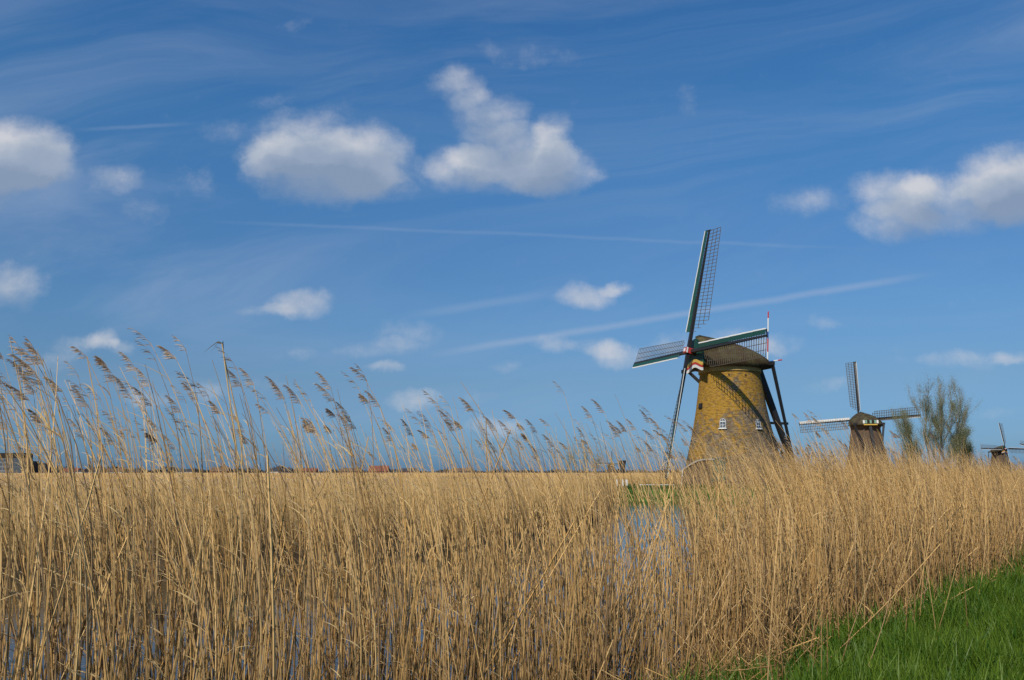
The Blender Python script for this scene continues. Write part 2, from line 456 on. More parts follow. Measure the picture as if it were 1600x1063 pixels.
m = MB(); ss = [-60, -30, -14, -9, -7, -6, -5, -4, -3.4, -2.8, -2.2, -1.7, -1.3, -1, -.7, -.4, -.1, .2, .5, .8, 1.1, 1.4, 1.7, 2.0, 2.4, 3.2]
ts = list(np.concatenate([np.linspace(-30, -4, 14), np.arange(-3, 32, .45), np.linspace(33, 120, 50), np.linspace(140, 2000, 20)]))
vs, fs = [], []
for t_ in ts:
    for s_ in ss:
        x, y = belt(t_, s_ + .25 * math.sin(t_ * .7) * (1 if -1.5 < s_ < 3 else 0))
        vs.append((x, y, dike_z(s_) + (rnd.uniform(-.03, .03) if -8 < s_ < 3 else 0)))
ns_ = len(ss)
for i in range(len(ts) - 1):
    for j in range(ns_ - 1): fs.append((i*ns_+j, i*ns_+j+1, (i+1)*ns_+j+1, (i+1)*ns_+j))
m.add(vs, fs); tag(m.build('dike_ground', M_soil, smooth=True), kind='structure')

BANK = [(-75, 10), (-40, 15), (-22, 18.5), (-14, 20.5), (-11, 22.2), (-8, 22.6), (-6, 24.6), (-4.2, 24.2), (-2.4, 27.5), (-.6, 29), (1.4, 35), (3.2, 40), (4.8, 47), (6.2, 54), (7.6, 66), (8.8, 77)]
LAND = BANK + [(20, 77.5), (40, 86), (80, 126), (300, 346), (3000, 3050), (3000, 5200), (-4200, 5200), (-4200, -20)]
m = MB(); nb = len(LAND)
m.add([(x, y, .22) for x, y in LAND] + [(x + .25, y - .55, -.3) for x, y in LAND], [tuple(range(nb))] + [(i, i + nb, i + 1 + nb, i + 1) for i in range(nb - 1)])
tag(m.build('marsh_ground', M_mud), kind='structure')

# canopy of the reed field beyond where single stalks can be seen
m = MB(); vs = []; fs = []
rows = [60, 64, 68, 73, 78, 84, 90, 98, 108, 120, 135, 150, 170, 200, 240, 300, 380, 480, 620, 800, 1100, 1600, 2400, 4000]
for y in rows:
    for k_ in range(61):
        x = y * (-1.1 + k_ * (1.1 + (.55 if y > 130 else .10)) / 60)
        vs.append((x, y, 1.55 + rnd.uniform(-.18, .18) + min(.55, (y - 60) * .003)))
for i in range(len(rows) - 1):
    for j in range(60): fs.append((i*61+j, i*61+j+1, (i+1)*61+j+1, (i+1)*61+j))
m.add(vs, fs); tag(m.build('reed_canopy', M_canopy, smooth=True), 'dense golden tops of the wide reed field running to the horizon', 'reed bed', kind='stuff')

# mill island: a low green mound on the far side of the water
out = [(9.3, 77), (13, 76.2), (20, 76.5), (30, 80), (42, 88), (60, 106), (62, 122), (40, 118), (16, 104), (9, 90)]
cx, cy = 28, 95
m = MB()
def ringp(k1, z, j=.0): return [(cx + (x - cx) * k1, cy + (y - cy) * k1, z + rnd.uniform(-j, j)) for x, y in out]
rings = [ringp(1.03, -.2), ringp(1.0, .25), ringp(.97, .85, .05), ringp(.9, 1.0, .04), ringp(.5, 1.02)]
n_ = len(out)
m.add(sum(rings, []), [(i*n_+j, i*n_+(j+1) % n_, (i+1)*n_+(j+1) % n_, (i+1)*n_+j) for i in range(4) for j in range(n_)] + [tuple(4*n_ + j for j in range(n_))])
tag(m.build('mill_island', M_isle, smooth=True), kind='structure')

# ------------------------------------------------------------------ windmills
TH = R(-72.5)
LAT_N = 30
def sail_parts(root, M, kind, detail=True, mats=None):
    """one sail: stock half, leading boards with white edge, lattice of bars and rails; +Z outwards, lattice to +X"""
    g, w, lt = mats
    L = 14.0
    st = MB(); st.bar((0, 0, 0), (0, 0, L), .36, .34, .17, .16, up=(0, 1, 0))
    sail = st.build('sail', M_tar, root, matrix=M)
    def tw(z, x):           # twist of the sail surface
        a = R(24 - 19 * z / L); return Vector((x * math.cos(a), x * math.sin(a) + (.10 if x > 0 else 0), z))
    nseg = 6 if detail else 1
    for i in range(nseg):
        z0 = 2.1 + (L - 2.1) * i / nseg; z1 = 2.1 + (L - 2.1) * (i + 1) / nseg - .015
        b = MB(); T = .035
        q = [tw(z0, -.15), tw(z0, -.58), tw(z1, -.56), tw(z1, -.13)]
        b.add([p - Vector((0, .10, 0)) for p in q] + [p - Vector((0, .10 + T, 0)) for p in q],
              [(0,1,2,3),(7,6,5,4),(0,4,5,1),(1,5,6,2),(2,6,7,3),(3,7,4,0)])
        b.build('leading_board', g, sail)
    e = MB()
    for i in range(6):
        z0 = 2.1 + (L - 2.1) * i / 6; z1 = 2.1 + (L - 2.1) * (i + 1) / 6
        e.bar(tw(z0, -.66) - Vector((0, .12, 0)), tw(z1, -.64) - Vector((0, .12, 0)), .07 if kind == 'low' else .13, .04, up=(0, 1, 0))
    e.build('white_edge_board', w, sail)
    b = MB(); b.bar(tw(L + .02, -.60) - Vector((0, .06, 0)), tw(L + .02, .15), .05, .16, up=(0, 0, 1)); b.build('end_batten', M_tar, sail)
    th = .045 if detail else .09
    Wd = 1.95
    def wid(z): return Wd * min(1, max(.25, (z - 1.9) / 1.3))
    zs = [2.2 + (L - 2.25) * i / (LAT_N - 1) for i in range(LAT_N)]
    if kind == 'plain':
        b = MB()
        for z in zs[::2]: b.bar(tw(z, .1), tw(z, wid(z)), th, th)
        b.build('lattice', lt, sail)
    else:
        for z in zs:
            b = MB(); b.bar(tw(z, -.5) + Vector((0, .04, 0)), tw(z, wid(z)), th, th); b.build('lattice_bar', lt, sail)
    for fr in (1 / 3, 2 / 3, 1.0):
        b = MB(); prev = None
        for z in zs:
            if wid(z) >= fr * Wd - .02:
                p = tw(z, fr * Wd) + Vector((0, .03, 0))
                if prev is not None: b.bar(prev, p, th, th)
                prev = p
        b.build('lattice_rail', lt, sail)
    return sail

def window(root, M, w, h, arch=True):
    """small arched window: frame, panes, glazing bars; faces -Y"""
    f = MB(); t = .07; D = .10
    n = 8; outer = [(-w/2, 0), (w/2, 0)]; inner = [(-w/2 + t, t), (w/2 - t, t)]
    hs = h - w / 2
    for i in range(n + 1):
        a = PI * i / n; outer.append((w/2 * math.cos(a), hs + w/2 * math.sin(a))); inner.append(((w/2 - t) * math.cos(a), hs + (w/2 - t) * math.sin(a)))
    k_ = len(outer)
    vs = [(x, -D, z) for x, z in outer] + [(x, -D, z) for x, z in inner] + [(x, D, z) for x, z in outer] + [(x, D, z) for x, z in inner]
    fs = []
    for i in range(k_):
        j = (i + 1) % k_
        fs += [(i, j, j + k_, i + k_), (i + 2*k_, i, j, j + 2*k_)[::-1], (i + k_, j + k_, j + 3*k_, i + 3*k_)]
    f.add(vs, fs)
    fr = f.build('window', M_frame, root, matrix=M)
    p = MB(); p.add([(x, -.055, z) for x, z in inner], [tuple(range(k_))]); p.build('pane', M_glass, fr)
    b = MB(); b.box((-.015, -.09, t), (.015, -.06, h - t)); b.box((-w/2 + t, -.088, hs * .45), (w/2 - t, -.062, hs * .45 + .04)); b.box((-w/2 + t, -.088, hs - .03), (w/2 - t, -.062, hs + .04)); b.build('glazing_bar', M_white, fr)
    s_ = MB(); s_.box((-w/2 - .1, -.22, -.09), (w/2 + .1, .05, -.004)); s_.build('sill', M_white, fr)
    return fr

def cap_mesh(secs, z0, nA=14):
    """thatched cap lofted along y; every section is a pointed arch (y, half width, height, base lift)"""
    m = MB(); vs, fs = [], []
    for (y, w, h, bz) in secs:
        for k_ in range(nA + 1):
            a = PI * k_ / nA
            x = -w * math.cos(a); zz_ = h * (math.sin(a) ** .80)
            x *= (1 - .22 * (zz_ / h) ** 2) if h > 0 else 1
            vs.append((x, y, z0 + bz + zz_))
    m1 = nA + 1
    for i in range(len(secs) - 1):
        for k_ in range(nA): fs.append((i*m1+k_, i*m1+k_+1, (i+1)*m1+k_+1, (i+1)*m1+k_))
        fs.append((i*m1, (i+1)*m1, (i+1)*m1+nA, i*m1+nA))
    fs.append(tuple(range(m1))[::-1]); fs.append(tuple((len(secs)-1)*m1 + k_ for k_ in range(m1)))
    m.add(vs, fs); return m

def windmill(loc, th, label, spin, detail='full', brick=M_brick, tha=M_thatch, scale=1.0, edge=M_white, group='windmills along the waterway', lat=M_lattice):
    root = tag(empty('windmill', loc, th, scale), label, 'windmill', group)
    prof = [(5.6, -.4), (5.45, .6), (5.1, 2.2), (4.62, 4.2), (4.15, 6.2), (3.76, 8.3), (3.45, 10.4), (3.22, 12.2)]
    m = MB(); m.lathe(prof, 56); m.build('tower', brick, root, smooth=True)
    m = MB(); m.lathe([(3.20, 12.19), (3.36, 12.22), (3.36, 12.62), (3.28, 12.64), (3.28, 12.80), (.1, 12.81)], 56)
    m.build('curb_ring', paint('curb_boards', (0.36, 0.25, 0.09), .7, .3, 2) if detail == 'full' else M_brick2, root)
    secs = [(-4.0, 1.8, 2.95, .25), (-3.6, 2.4, 3.32, .05), (-2.4, 3.2, 3.26, -.05), (-.8, 3.65, 3.10, -.12), (.6, 3.75, 2.82, -.15), (1.8, 3.55, 2.42, -.14), (2.8, 3.1, 2.0, -.12), (3.5, 2.7, 1.62, -.1), (4.0, 2.3, 1.34, -.1), (4.2, 1.9, 1.1, .0)]
    cap = cap_mesh(secs, 12.82).build('cap', tha, root, smooth=True)
    m = MB(); m.tube([(0, y, 12.82 + bz + h + .02) for (y, w, h, bz) in secs[:-2]], .16, 8); m.build('ridge', M_thatch2, cap)
    # front: boarded breast, beard board under the shaft
    nb_ = 9
    for i in range(nb_):
        x0 = -1.7 + 3.4 * i / nb_; x1 = x0 + 3.4 / nb_ - .02; hh = 2.9 * (1 - (abs((x0 + x1) / 2) / 2.0) ** 2.2)
        m = MB(); m.box((x0, -4.22, 13.0), (x1, -4.08, 13.0 + max(.5, hh))); m.build('breast_board', M_green, root)
    b = MB(); pts = []
    for i in range(13):
        x = -1.75 + 3.5 * i / 12; pts.append((x, 12.95 + .25 * math.cos(x * 1.8)))
    def band(lo, hi, y, nm, mat):
        b = MB(); k_ = len(pts)
        vs = [(x, y, z + lo) for x, z in pts] + [(x, y, z + hi) for x, z in pts] + [(x, y + .05, z + lo) for x, z in pts] + [(x, y + .05, z + hi) for x, z in pts]
        b.add(vs, [f for i in range(k_ - 1) for f in ((i, i+1, i+1+k_, i+k_), (i+2*k_, i+3*k_, i+1+3*k_, i+1+2*k_), (i+k_, i+1+k_, i+1+3*k_, i+3*k_), (i, i+2*k_, i+1+2*k_, i+1))])
        b.build(nm, mat, root)
    band(-.45, -.12, -4.34, 'white_beard_board', M_white)
    band(-.10, .12, -4.36, 'red_beard_board', M_red)
    band(.14, .48, -4.34, 'yellow_beard_board', M_yel)
    # windshaft, poll end
    TL = R(12)
    hub = Vector((0, -4.75, 14.5)); ax = Vector((0, -math.cos(TL), math.sin(TL)))
    m = MB(); m.tube([hub - ax * 1.3, hub + ax * .1], .36, 12); m.build('windshaft', M_tar, root)
    up = Vector((0, math.sin(TL), math.cos(TL)))
    m = MB(); m.bar(hub - ax * .15, hub + ax * .72, .62, .62, .56, .56, up=up); m.build('poll_end', M_red, root)
    m = MB(); m.bar(hub + ax * .725, hub + ax * .75, .36, .36, up=up); m.build('poll_mark', M_white, root)
    for w_ in (-1, 1):
        m = MB(); m.bar(hub + ax * .5 + Vector((w_ * .33, 0, 0)), hub + ax * .66 + Vector((w_ * .33, 0, 0)), .04, .6, up=up); m.build('poll_band', M_white, root)
    base = Matrix.Translation(hub + ax * .28) @ Matrix.Rotation(-TL, 4, 'X')
    for q in range(4):
        off = Matrix.Translation((0, 0 if q % 2 == 0 else .30, 0))
        sail_parts(root, base @ off @ Matrix.Rotation(spin + q * PI / 2, 4, 'Y'), ('low' if q == 2 else 'full') if detail == 'full' or detail == 'mid' else 'plain', detail == 'full', (M_green if detail == 'full' else M_white if detail == 'mid' else M_tar, edge, lat))
    # tail: cross beams through the cap, tail pole, braces, winch
    def beam(nm, p, q, w, w2=None, mat=M_tar):
        m = MB(); m.bar(p, q, w, w, w2 or w, w2 or w); m.build(nm, mat, root)
    beam('long_cross_beam', (-5.1, -2.9, 12.92), (2.2, -2.9, 12.92), .42)
    beam('short_cross_beam', (-3.5, 3.2, 13.1), (3.5, 3.2, 13.1), .40)
    beam('tail_pole', (0, 3.7, 12.8), (0, 8.2, .5), .62, .45)
    for s_ in (-1, 1):
        beam('short_brace', (s_ * 3.3, 3.2, 13.1), (s_ * .25, 7.75, 1.3), .30, .22)
    beam('long_brace', (-4.95, -2.8, 13.4), (-.35, 7.65, 1.9), .34, .24)
    beam('tie_beam', (-.2, 3.6, 6.95), (-.2, 7.3, 6.9), .26)
    beam('lower_strut', (.1, 4.0, 6.9), (.1, 7.9, 1.2), .24)
    m = MB(); m.lathe([(.9, -.06), (.98, -.06), (.98, .06), (.9, .06), (.9, -.06)], 18)
    wh = m.build('winch_wheel', M_tar, root, matrix=Matrix.Translation((.55, 7.7, 1.6)) @ Matrix.Rotation(PI/2, 4, 'Y'))
    m = MB()
    for a in range(4): m.bar((math.cos(a*PI/4)*.93, math.sin(a*PI/4)*.93, 0), (-math.cos(a*PI/4)*.93, -math.sin(a*PI/4)*.93, 0), .06, .06)
    m.build('spoke', M_tar, wh)
    return root

def tower_r(z):
    pr = [(-.4, 5.6), (.6, 5.45), (2.2, 5.1), (4.2, 4.62), (6.2, 4.15), (8.3, 3.76), (10.4, 3.45), (12.2, 3.22)]
    for (z0, r0), (z1, r1) in zip(pr, pr[1:]):
        if z <= z1: return r0 + (r1 - r0) * (z - z0) / (z1 - z0)
    return 3.7
def on_tower(psi, z, th, lift=.0):
    """matrix of a spot on the tower wall that faces the world heading psi (0 = towards the dike)"""
    a = psi - th; r = tower_r(z) + lift
    return Matrix.Translation((math.sin(a) * r, -math.cos(a) * r, z)) @ Matrix.Rotation(a, 4, 'Z') @ Matrix.Rotation(R(9.5), 4, 'X').inverted()

MILL = Vector((23.95, 89.6, 1.0))
mill = windmill(MILL, TH, 'big round brick windmill with golden lichen walls, nearest across the water', R(2.0), 'full', lat=M_lattice)
for ps, z, w, h in ((-27.5, 6.05, .66, 1.05), (25, 6.0, .62, 1.0)):
    window(mill, on_tower(R(ps), z, TH, -.02), w, h)
for ps, z in ((-16, 11.75), (15, 11.72)):
    m = MB(); m.tube([(0, -.03, 0), (0, .05, 0)], .10, 10); m.build('vent_hole', M_dark, mill, matrix=on_tower(R(ps), z, TH, 0))
m = MB(); m.box((-.28, -.14, 0), (.28, .05, .55)); m.box((-.22, -.2, .05), (.22, -.14, .5)); m.build('shutter', M_tar, mill, matrix=on_tower(R(-72), 8.3, TH, 0))
# green door
D = on_tower(R(-31), .55, TH, .0)
fr = MB(); fr.box((-.72, -.14, 0), (-.56, .2, 2.3)); fr.box((.56, -.14, 0), (.72, .2, 2.3)); fr.box((-.72, -.141, 2.3), (.72, .2, 2.46))
door = MB(); door.box((-.55, -.06, .02), (.55, .12, 2.29)); door = door.build('door', M_green, mill, matrix=D)
fr.build('door_frame', M_green, door)
for i in range(5):
    b = MB(); b.box((-.54 + i * .218, -.075, .05), (-.54 + i * .218 + .205, -.058, 2.25)); b.build('plank', M_green, door)
b = MB(); b.tube([(.4, -.13, 1.05), (.4, -.13, 1.2)], .02, 6); b.build('handle', M_tar, door)
# low brick wheel housing at the foot of the tower
wh = MB(); prof = []
for i in range(9):
    u_ = i / 8; prof.append((-1.9 + 3.6 * u_, 1.55 + 1.25 * math.sin(min(1, u_ * 1.35) * PI / 2)))
k_ = len(prof)
wh.add([(x, -.7, z) for x, z in prof] + [(x, .9, z) for x, z in prof] + [(x, -.7, -.3) for x, z in prof] + [(x, .9, -.3) for x, z in prof],
       [f for i in range(k_-1) for f in ((i, i+1, i+1+k_, i+k_)[::-1], (i+2*k_, i+1+2*k_, i+1, i), (i+k_, i+1+k_, i+1+3*k_, i+3*k_))] + [(0, k_, 3*k_, 2*k_), (k_-1, 3*k_-1, 4*k_-1, 2*k_-1)])
a = R(-56) - TH
Mh = Matrix.Translation((math.sin(a) * 5.3, -math.cos(a) * 5.3, 0)) @ Matrix.Rotation(R(-15) - TH, 4, 'Z')
wh = wh.build('wheel_housing', M_brick2, mill, matrix=Mh)
cp = MB()
for (x0, z0), (x1, z1) in zip(prof, prof[1:]): cp.bar((x0, -.76, z0 + .05), (x1, -.76, z1 + .05), .22, .12)
cp.build('coping', M_frame, wh)

# flagpole and striped streamer rod on the tail end of the cap
def rods(name, label, cat, p, q, cols, r, grp=None):
    o = empty(name, p); tag(o, label, cat, grp); v = Vector(q) - Vector(p); n = len(cols)
    for i, c in enumerate(cols):
        m = MB(); m.tube([v * (i / n), v * ((i + 1) / n)], r, 8); m.build('stripe', c, o)
    return o
fp = at(1198.5, 556, 90.6)
rods('flagpole', 'tall red, white and blue striped flagpole rising behind the big mill cap', 'flagpole', fp - Vector((0, 0, 1.1)), at(1200.5, 487, 90.6), [M_white, M_white, M_red, M_red, M_blue, M_white, M_white, M_red], .075)
rods('flag_rod', 'short striped rod sticking out sideways behind the big mill tail beam', 'pole', at(1202, 565, 89.5), at(1222, 562.5, 89.5), [M_blue, M_white, M_red], .07)

M2 = at(1357, 738, 194); M2.z = .6
mill2 = windmill(M2, R(172), 'second windmill with dark thatched cap and dark tower, white edged sails', R(4.5), 'mid', M_brick2, M_thatch2)
# rear face of its cap: pale boards and small openings
for i in range(7):
    x0 = -1.75 + i * .5; b = MB(); b.box((x0, 4.25, 13.1), (x0 + .40, 4.42, 13.85)); b.build('cap_board', M_white if i in (0, 6) else (paint('pale_green', (0.16, 0.30, 0.24)) if i % 2 else M_dark), mill2)
b = MB(); b.box((-1.5, 4.22, 12.7), (1.5, 4.45, 12.95)); b.build('cap_sill', M_yel, mill2)
M3 = at(1563, 738, 440); M3.z = .3
windmill(M3, R(10), 'small distant windmill with pale upright sail beyond the bushy willow', R(1.5), 'plain', M_brick2, M_thatch2)
M4 = at(1630, 738, 480); M4.z = .3
windmill(M4, R(-4), 'windmill mostly outside the picture, only a sail reaching in beside the small distant mill', R(18), 'plain', M_brick2, M_thatch2)
M5 = at(955, 738, 470); M5.z = -.2
windmill(M5, R(6), 'tiny far windmill on the horizon beside a pollard stump, left of the big mill', R(1), 'plain', M_brick2, M_thatch2, scale=.52)

# ------------------------------------------------------------------ posts and rails at the island's edge
fence = empty('jetty_rail', (at(962, 738, 79).x, 78.6, .6)); tag(fence, 'three white posts with a dark rail on the grassy tip of the mill island', 'railing')
f0 = at(962, 738, 79)
for px in (962.5, 971.5, 977.5):
    p = at(px, 738, 79); b = MB(); b.box((p.x - f0.x - .09, -.09, -.3), (p.x - f0.x + .09, .09, 1.25)); b.build('post', M_white, fence)
b = MB(); b.bar((.0, -.14, .55), (1.15, -.14, .57), .10); b.build('rail', M_tar, fence)
low = empty('low_fence', (at(1000, 738, 82).x, 82, .95)); tag(low, 'low white fence rail on the island grass between jetty posts and big mill', 'fence')
for i in range(4):
    b = MB(); b.box((i * 1.1 - .05, -.05, -.2), (i * 1.1 + .05, .05, .42)); b.build('post', M_white, low)
b = MB(); b.bar((0, -.09, .36), (3.3, -.09, .36), .06); b.build('rail', M_white, low)
p = at(1063, 738, 80); b = MB(); b.bar((0, 0, -.1), (.22, 0, 1.85), .10, .10, .08, .08)
tag(b.build('white_post', M_white), 'single leaning white post just left of the big mill foot', 'post').location = (p.x, 80, .9)

# ------------------------------------------------------------------ reeds
def ribbon(mb, pts, widths, side):
    vs, fs = [], []
    for p, w in zip(pts, widths): vs += [p - side * w / 2, p + side * w / 2]
    for i in range(len(pts) - 1): fs.append((2*i, 2*i+1, 2*i+3, 2*i+2))
    mb.add(vs, fs)

def stalk_line(rg, H, a0, aT, p, nseg):
    """centre line in the xz plane: leaves the ground at a0 (to +x) and is blown over to -x at the top"""
    pts = [Vector((0, 0, 0))]; ds = H / nseg; yy = rg.uniform(-.03, .03)
    for i in range(nseg):
        f = (i + .5) / nseg
        a = a0 - (a0 + aT) * f ** p + rg.uniform(-.02, .02)
        pts.append(pts[-1] + Vector((math.sin(a) * ds, yy * ds * 3 * f, math.cos(a) * ds)))
    return pts
def uv_mesh(mb, name, mats, hs=None, mi=None, rv=None):
    me = mb.mesh(name, mats)
    uv = me.uv_layers.new(name='UVMap')
    co = np.zeros(len(me.vertices) * 3, np.float32); me.vertices.foreach_get('co', co); co = co.reshape(-1, 3)
    li = np.zeros(len(me.loops), np.int32); me.loops.foreach_get('vertex_index', li)
    arr = np.zeros((len(li), 2), np.float32)
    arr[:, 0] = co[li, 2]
    if rv is not None: arr[:, 1] = np.array(rv, np.float32)[li]
    uv.data.foreach_set('uv', arr.ravel())
    if mi is not None: me.polygons.foreach_set('material_index', mi)
    return me

def make_variant(rg, cls):
    """returns dict of MB per part"""
    out = {'leaf': []}
    r0 = rg.uniform(.0036, .0068)
    if cls == 'plumed': H, a0, aT, p = rg.uniform(2.95, 3.25), rg.uniform(.0, .14), rg.uniform(.30, .85), rg.uniform(1.8, 3.4)
    elif cls == 'bare': H, a0, aT, p = rg.uniform(2.4, 2.95), rg.uniform(-.02, .16), rg.uniform(.25, .85), rg.uniform(1.2, 2.4)
    elif cls == 'short': H, a0, aT, p = rg.uniform(1.3, 2.1), rg.uniform(-.05, .16), rg.uniform(-.05, .15), 1.5
    else: H, a0, aT, p = rg.uniform(1.8, 2.6), rg.uniform(-.03, .03), rg.uniform(-.05, .08), 1.0
    ns = 12 if cls in ('plumed', 'bare') else 5
    pts = stalk_line(rg, H, a0, aT, p, ns)
    top_r = .0011 if cls in ('plumed', 'bare') else r0 * .7
    m = MB(); m.tube(pts, [r0 + (top_r - r0) * (i / ns) ** 2.2 for i in range(ns + 1)], 4, cap=False); out['stem'] = m
    nl = {'plumed': rg.randint(2, 4), 'bare': rg.randint(1, 4), 'short': rg.randint(0, 2), 'lean': rg.randint(0, 1)}[cls]
    for _ in range(nl):
        i = rg.randint(max(1, ns // 3), ns - 1); b0 = pts[i]; t = (pts[i] - pts[i-1]).normalized()
        L = rg.uniform(.08, .24); sgn = -1 if rg.random() < .8 else 1
        dirn = (t * .8 + Vector((sgn * rg.uniform(.2, .7), rg.uniform(-.4, .4), 0))).normalized()
        droop = rg.uniform(.1, .8); lp = [b0]
        for q in range(4):
            dirn = (dirn + Vector((sgn * .12, 0, -droop * .28))).normalized(); lp.append(lp[-1] + dirn * L / 4)
        w = rg.uniform(.005, .010); lm = MB()
        ribbon(lm, lp, [w * .5, w, w * .9, w * .5, .001], Vector((rg.uniform(-.3, .3), 1, rg.uniform(.0, .9))).normalized())
        out['leaf'].append(lm)
    if cls == 'plumed':
        m = MB(); n0 = pts[-1]; t = (pts[-1] - pts[-2]).normalized(); Lp = rg.uniform(.09, .20)
        ax_ = [n0 - t * .03]; dirn = t.copy()
        for q in range(5):
            dirn = (dirn + Vector((-.12, 0, -.05))).normalized(); ax_.append(ax_[-1] + dirn * Lp / 5)
        m.tube(ax_, [.0014, .0013, .0012, .001, .0008, .0005], 3, cap=False)
        full = rg.choice([.25, .45, .7, .9, 1.1])
        for q in range(int(100 * full)):
            f = rg.random() ** .9 * 4.99; i = int(f); b0 = ax_[i].lerp(ax_[i+1], f - i)
            L = rg.uniform(.035, .075) * (1.15 - f / 7)
            dr = (t * rg.uniform(.3, 1.1) + Vector((-rg.uniform(.3, 1.0), rg.uniform(-.5, .5), rg.uniform(-.3, .3)))).normalized(); lp = [b0]
            for _ in range(3):
                dr = (dr + Vector((-.25, 0, -.22))).normalized(); lp.append(lp[-1] + dr * L / 3)
            ribbon(m, lp, [.0010, .0026, .0036, .001], Vector((rg.uniform(-.5, .5), rg.uniform(.2, 1), rg.uniform(-1, 1))).normalized())
        out['plume'] = m
    out['top'] = pts[-1]; out['cls'] = cls
    return out
rg = random.Random(23)
VARS = [make_variant(rg, c) for c in ['plumed'] * 12 + ['bare'] * 12 + ['short'] * 10 + ['lean'] * 6]
CLS = {c: [i for i, v in enumerate(VARS) if v['cls'] == c] for c in ('plumed', 'bare', 'short', 'lean')}
lib = bpy.data.collections.new('reed_kinds')
for i, v in enumerate(VARS):
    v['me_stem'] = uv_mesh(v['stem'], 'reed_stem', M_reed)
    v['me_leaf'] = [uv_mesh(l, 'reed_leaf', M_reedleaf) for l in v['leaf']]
    v['me_plume'] = uv_mesh(v['plume'], 'reed_plume', M_plume) if 'plume' in v else None
    J = MB(); mi = []
    J.add(v['stem'].v, v['stem'].f); mi += [0] * len(v['stem'].f)
    for l in v['leaf']: J.add(l.v, l.f); mi += [1] * len(l.f)
    if 'plume' in v: J.add(v['plume'].v, v['plume'].f); mi += [2] * len(v['plume'].f)
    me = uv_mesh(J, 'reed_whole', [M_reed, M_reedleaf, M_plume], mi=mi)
    lib.objects.link(bpy.data.objects.new('reed_kind_%02d' % i, me))

def scatter(name, coll, pts, rots, scls, idx, label, cat, kind='stuff'):
    me = bpy.data.meshes.new(name); me.from_pydata([tuple(p) for p in pts], [], [])
    for nm, ty, data in (('rot', 'FLOAT_VECTOR', rots), ('scl', 'FLOAT_VECTOR', scls)):
        a = me.attributes.new(nm, ty, 'POINT'); a.data.foreach_set('vector', np.array(data, np.float32).ravel())
    a = me.attributes.new('idx', 'INT', 'POINT'); a.data.foreach_set('value', np.array(idx, np.int32))
    o = link(name, me); tag(o, label, cat, kind=kind)
    g = bpy.data.node_groups.new(name + '_nodes', 'GeometryNodeTree')
    g.interface.new_socket('Geometry', in_out='INPUT', socket_type='NodeSocketGeometry')
    g.interface.new_socket('Geometry', in_out='OUTPUT', socket_type='NodeSocketGeometry')
    n = g.nodes; gi = n.new('NodeGroupInput'); go = n.new('NodeGroupOutput')
    ci = n.new('GeometryNodeCollectionInfo'); ci.inputs['Collection'].default_value = coll
    ci.inputs['Separate Children'].default_value = True; ci.inputs['Reset Children'].default_value = True
    ip = n.new('GeometryNodeInstanceOnPoints'); ip.inputs['Pick Instance'].default_value = True
    def attr(nm, ty):
        a = n.new('GeometryNodeInputNamedAttribute'); a.data_type = ty; a.inputs['Name'].default_value = nm
        return a.outputs['Attribute']
    e2r = n.new('FunctionNodeEulerToRotation')
    L = g.links.new
    L(attr('rot', 'FLOAT_VECTOR'), e2r.inputs[0])
    L(gi.outputs[0], ip.inputs['Points']); L(ci.outputs[0], ip.inputs['Instance'])
    L(attr('idx', 'INT'), ip.inputs['Instance Index']); L(e2r.outputs[0], ip.inputs['Rotation'])
    L(attr('scl', 'FLOAT_VECTOR'), ip.inputs['Scale']); L(ip.outputs[0], go.inputs[0])
    md = o.modifiers.new('scatter', 'NODES'); md.node_group = g
    return o

stalks = []          # every stalk of the near belt: (x, y, z, rx, ry, rz, scale, variant)
def in_view(x, y, mrg=.70): return y > 1.5 and abs(x / y) < mrg
def top_limit(t):    # height of the tallest tops above the water along the belt
    return float(np.interp(t, [-2, .9, 2.3, 3.7, 6, 9, 14, 22, 60], [3.18, 3.18, 3.10, 3.02, 3.02, 3.14, 2.98, 2.78, 2.68]))
def add_stalk(x, y, c, rg, sc_=None, ry=None):
    t_, s_ = belt_ts(x, y); z = max(dike_z(s_), -.05) - .03
    v = rg.choice(CLS[c]); V_ = VARS[v]
    lim = top_limit(t_) * (rg.uniform(.86, 1.0) if c == 'plumed' else rg.uniform(.74 if t_ < 7 else .86, 1.0) if c == 'bare' else 1)
    sz = sc_ or ((lim - z) / V_['top'].z if c in ('plumed', 'bare') else rg.uniform(.75, 1.25) * (top_limit(t_) - z) / 3.0)
    ry_ = rg.gauss(.02, .06) if ry is None else ry
    rx_ = rg.gauss(0, .05); rz_ = rg.gauss(0, .35)
    if c in ('plumed', 'bare'):       # no stalk overtops the belt's ragged crest
        for _ in range(4):
            tx, ty, tz = x + (V_['top'].x + V_['top'].z * math.sin(ry_)) * sz, y, z + V_['top'].z * math.cos(ry_) * sz - CAM_Z
            ppx = 800 + F * tx / ty; ppy = 531.5 - F * math.tan(math.atan(tz / ty) - PITCH)
            env = float(np.interp(ppx, [0, 60, 150, 260, 350, 480, 570, 700, 880, 1050, 1240, 1400, 1500, 1600], [515, 540, 560, 535, 565, 590, 580, 610, 605, 645, 645, 672, 700, 722]))
            if ppy >= env: break
            sz *= .965 - rg.random() * .04
    stalks.append((x, y, z, rx_, ry_, rz_, sz, v))
rg = random.Random(5)
TMAX = 34
t_ = -3.0
cells = []
step = .5
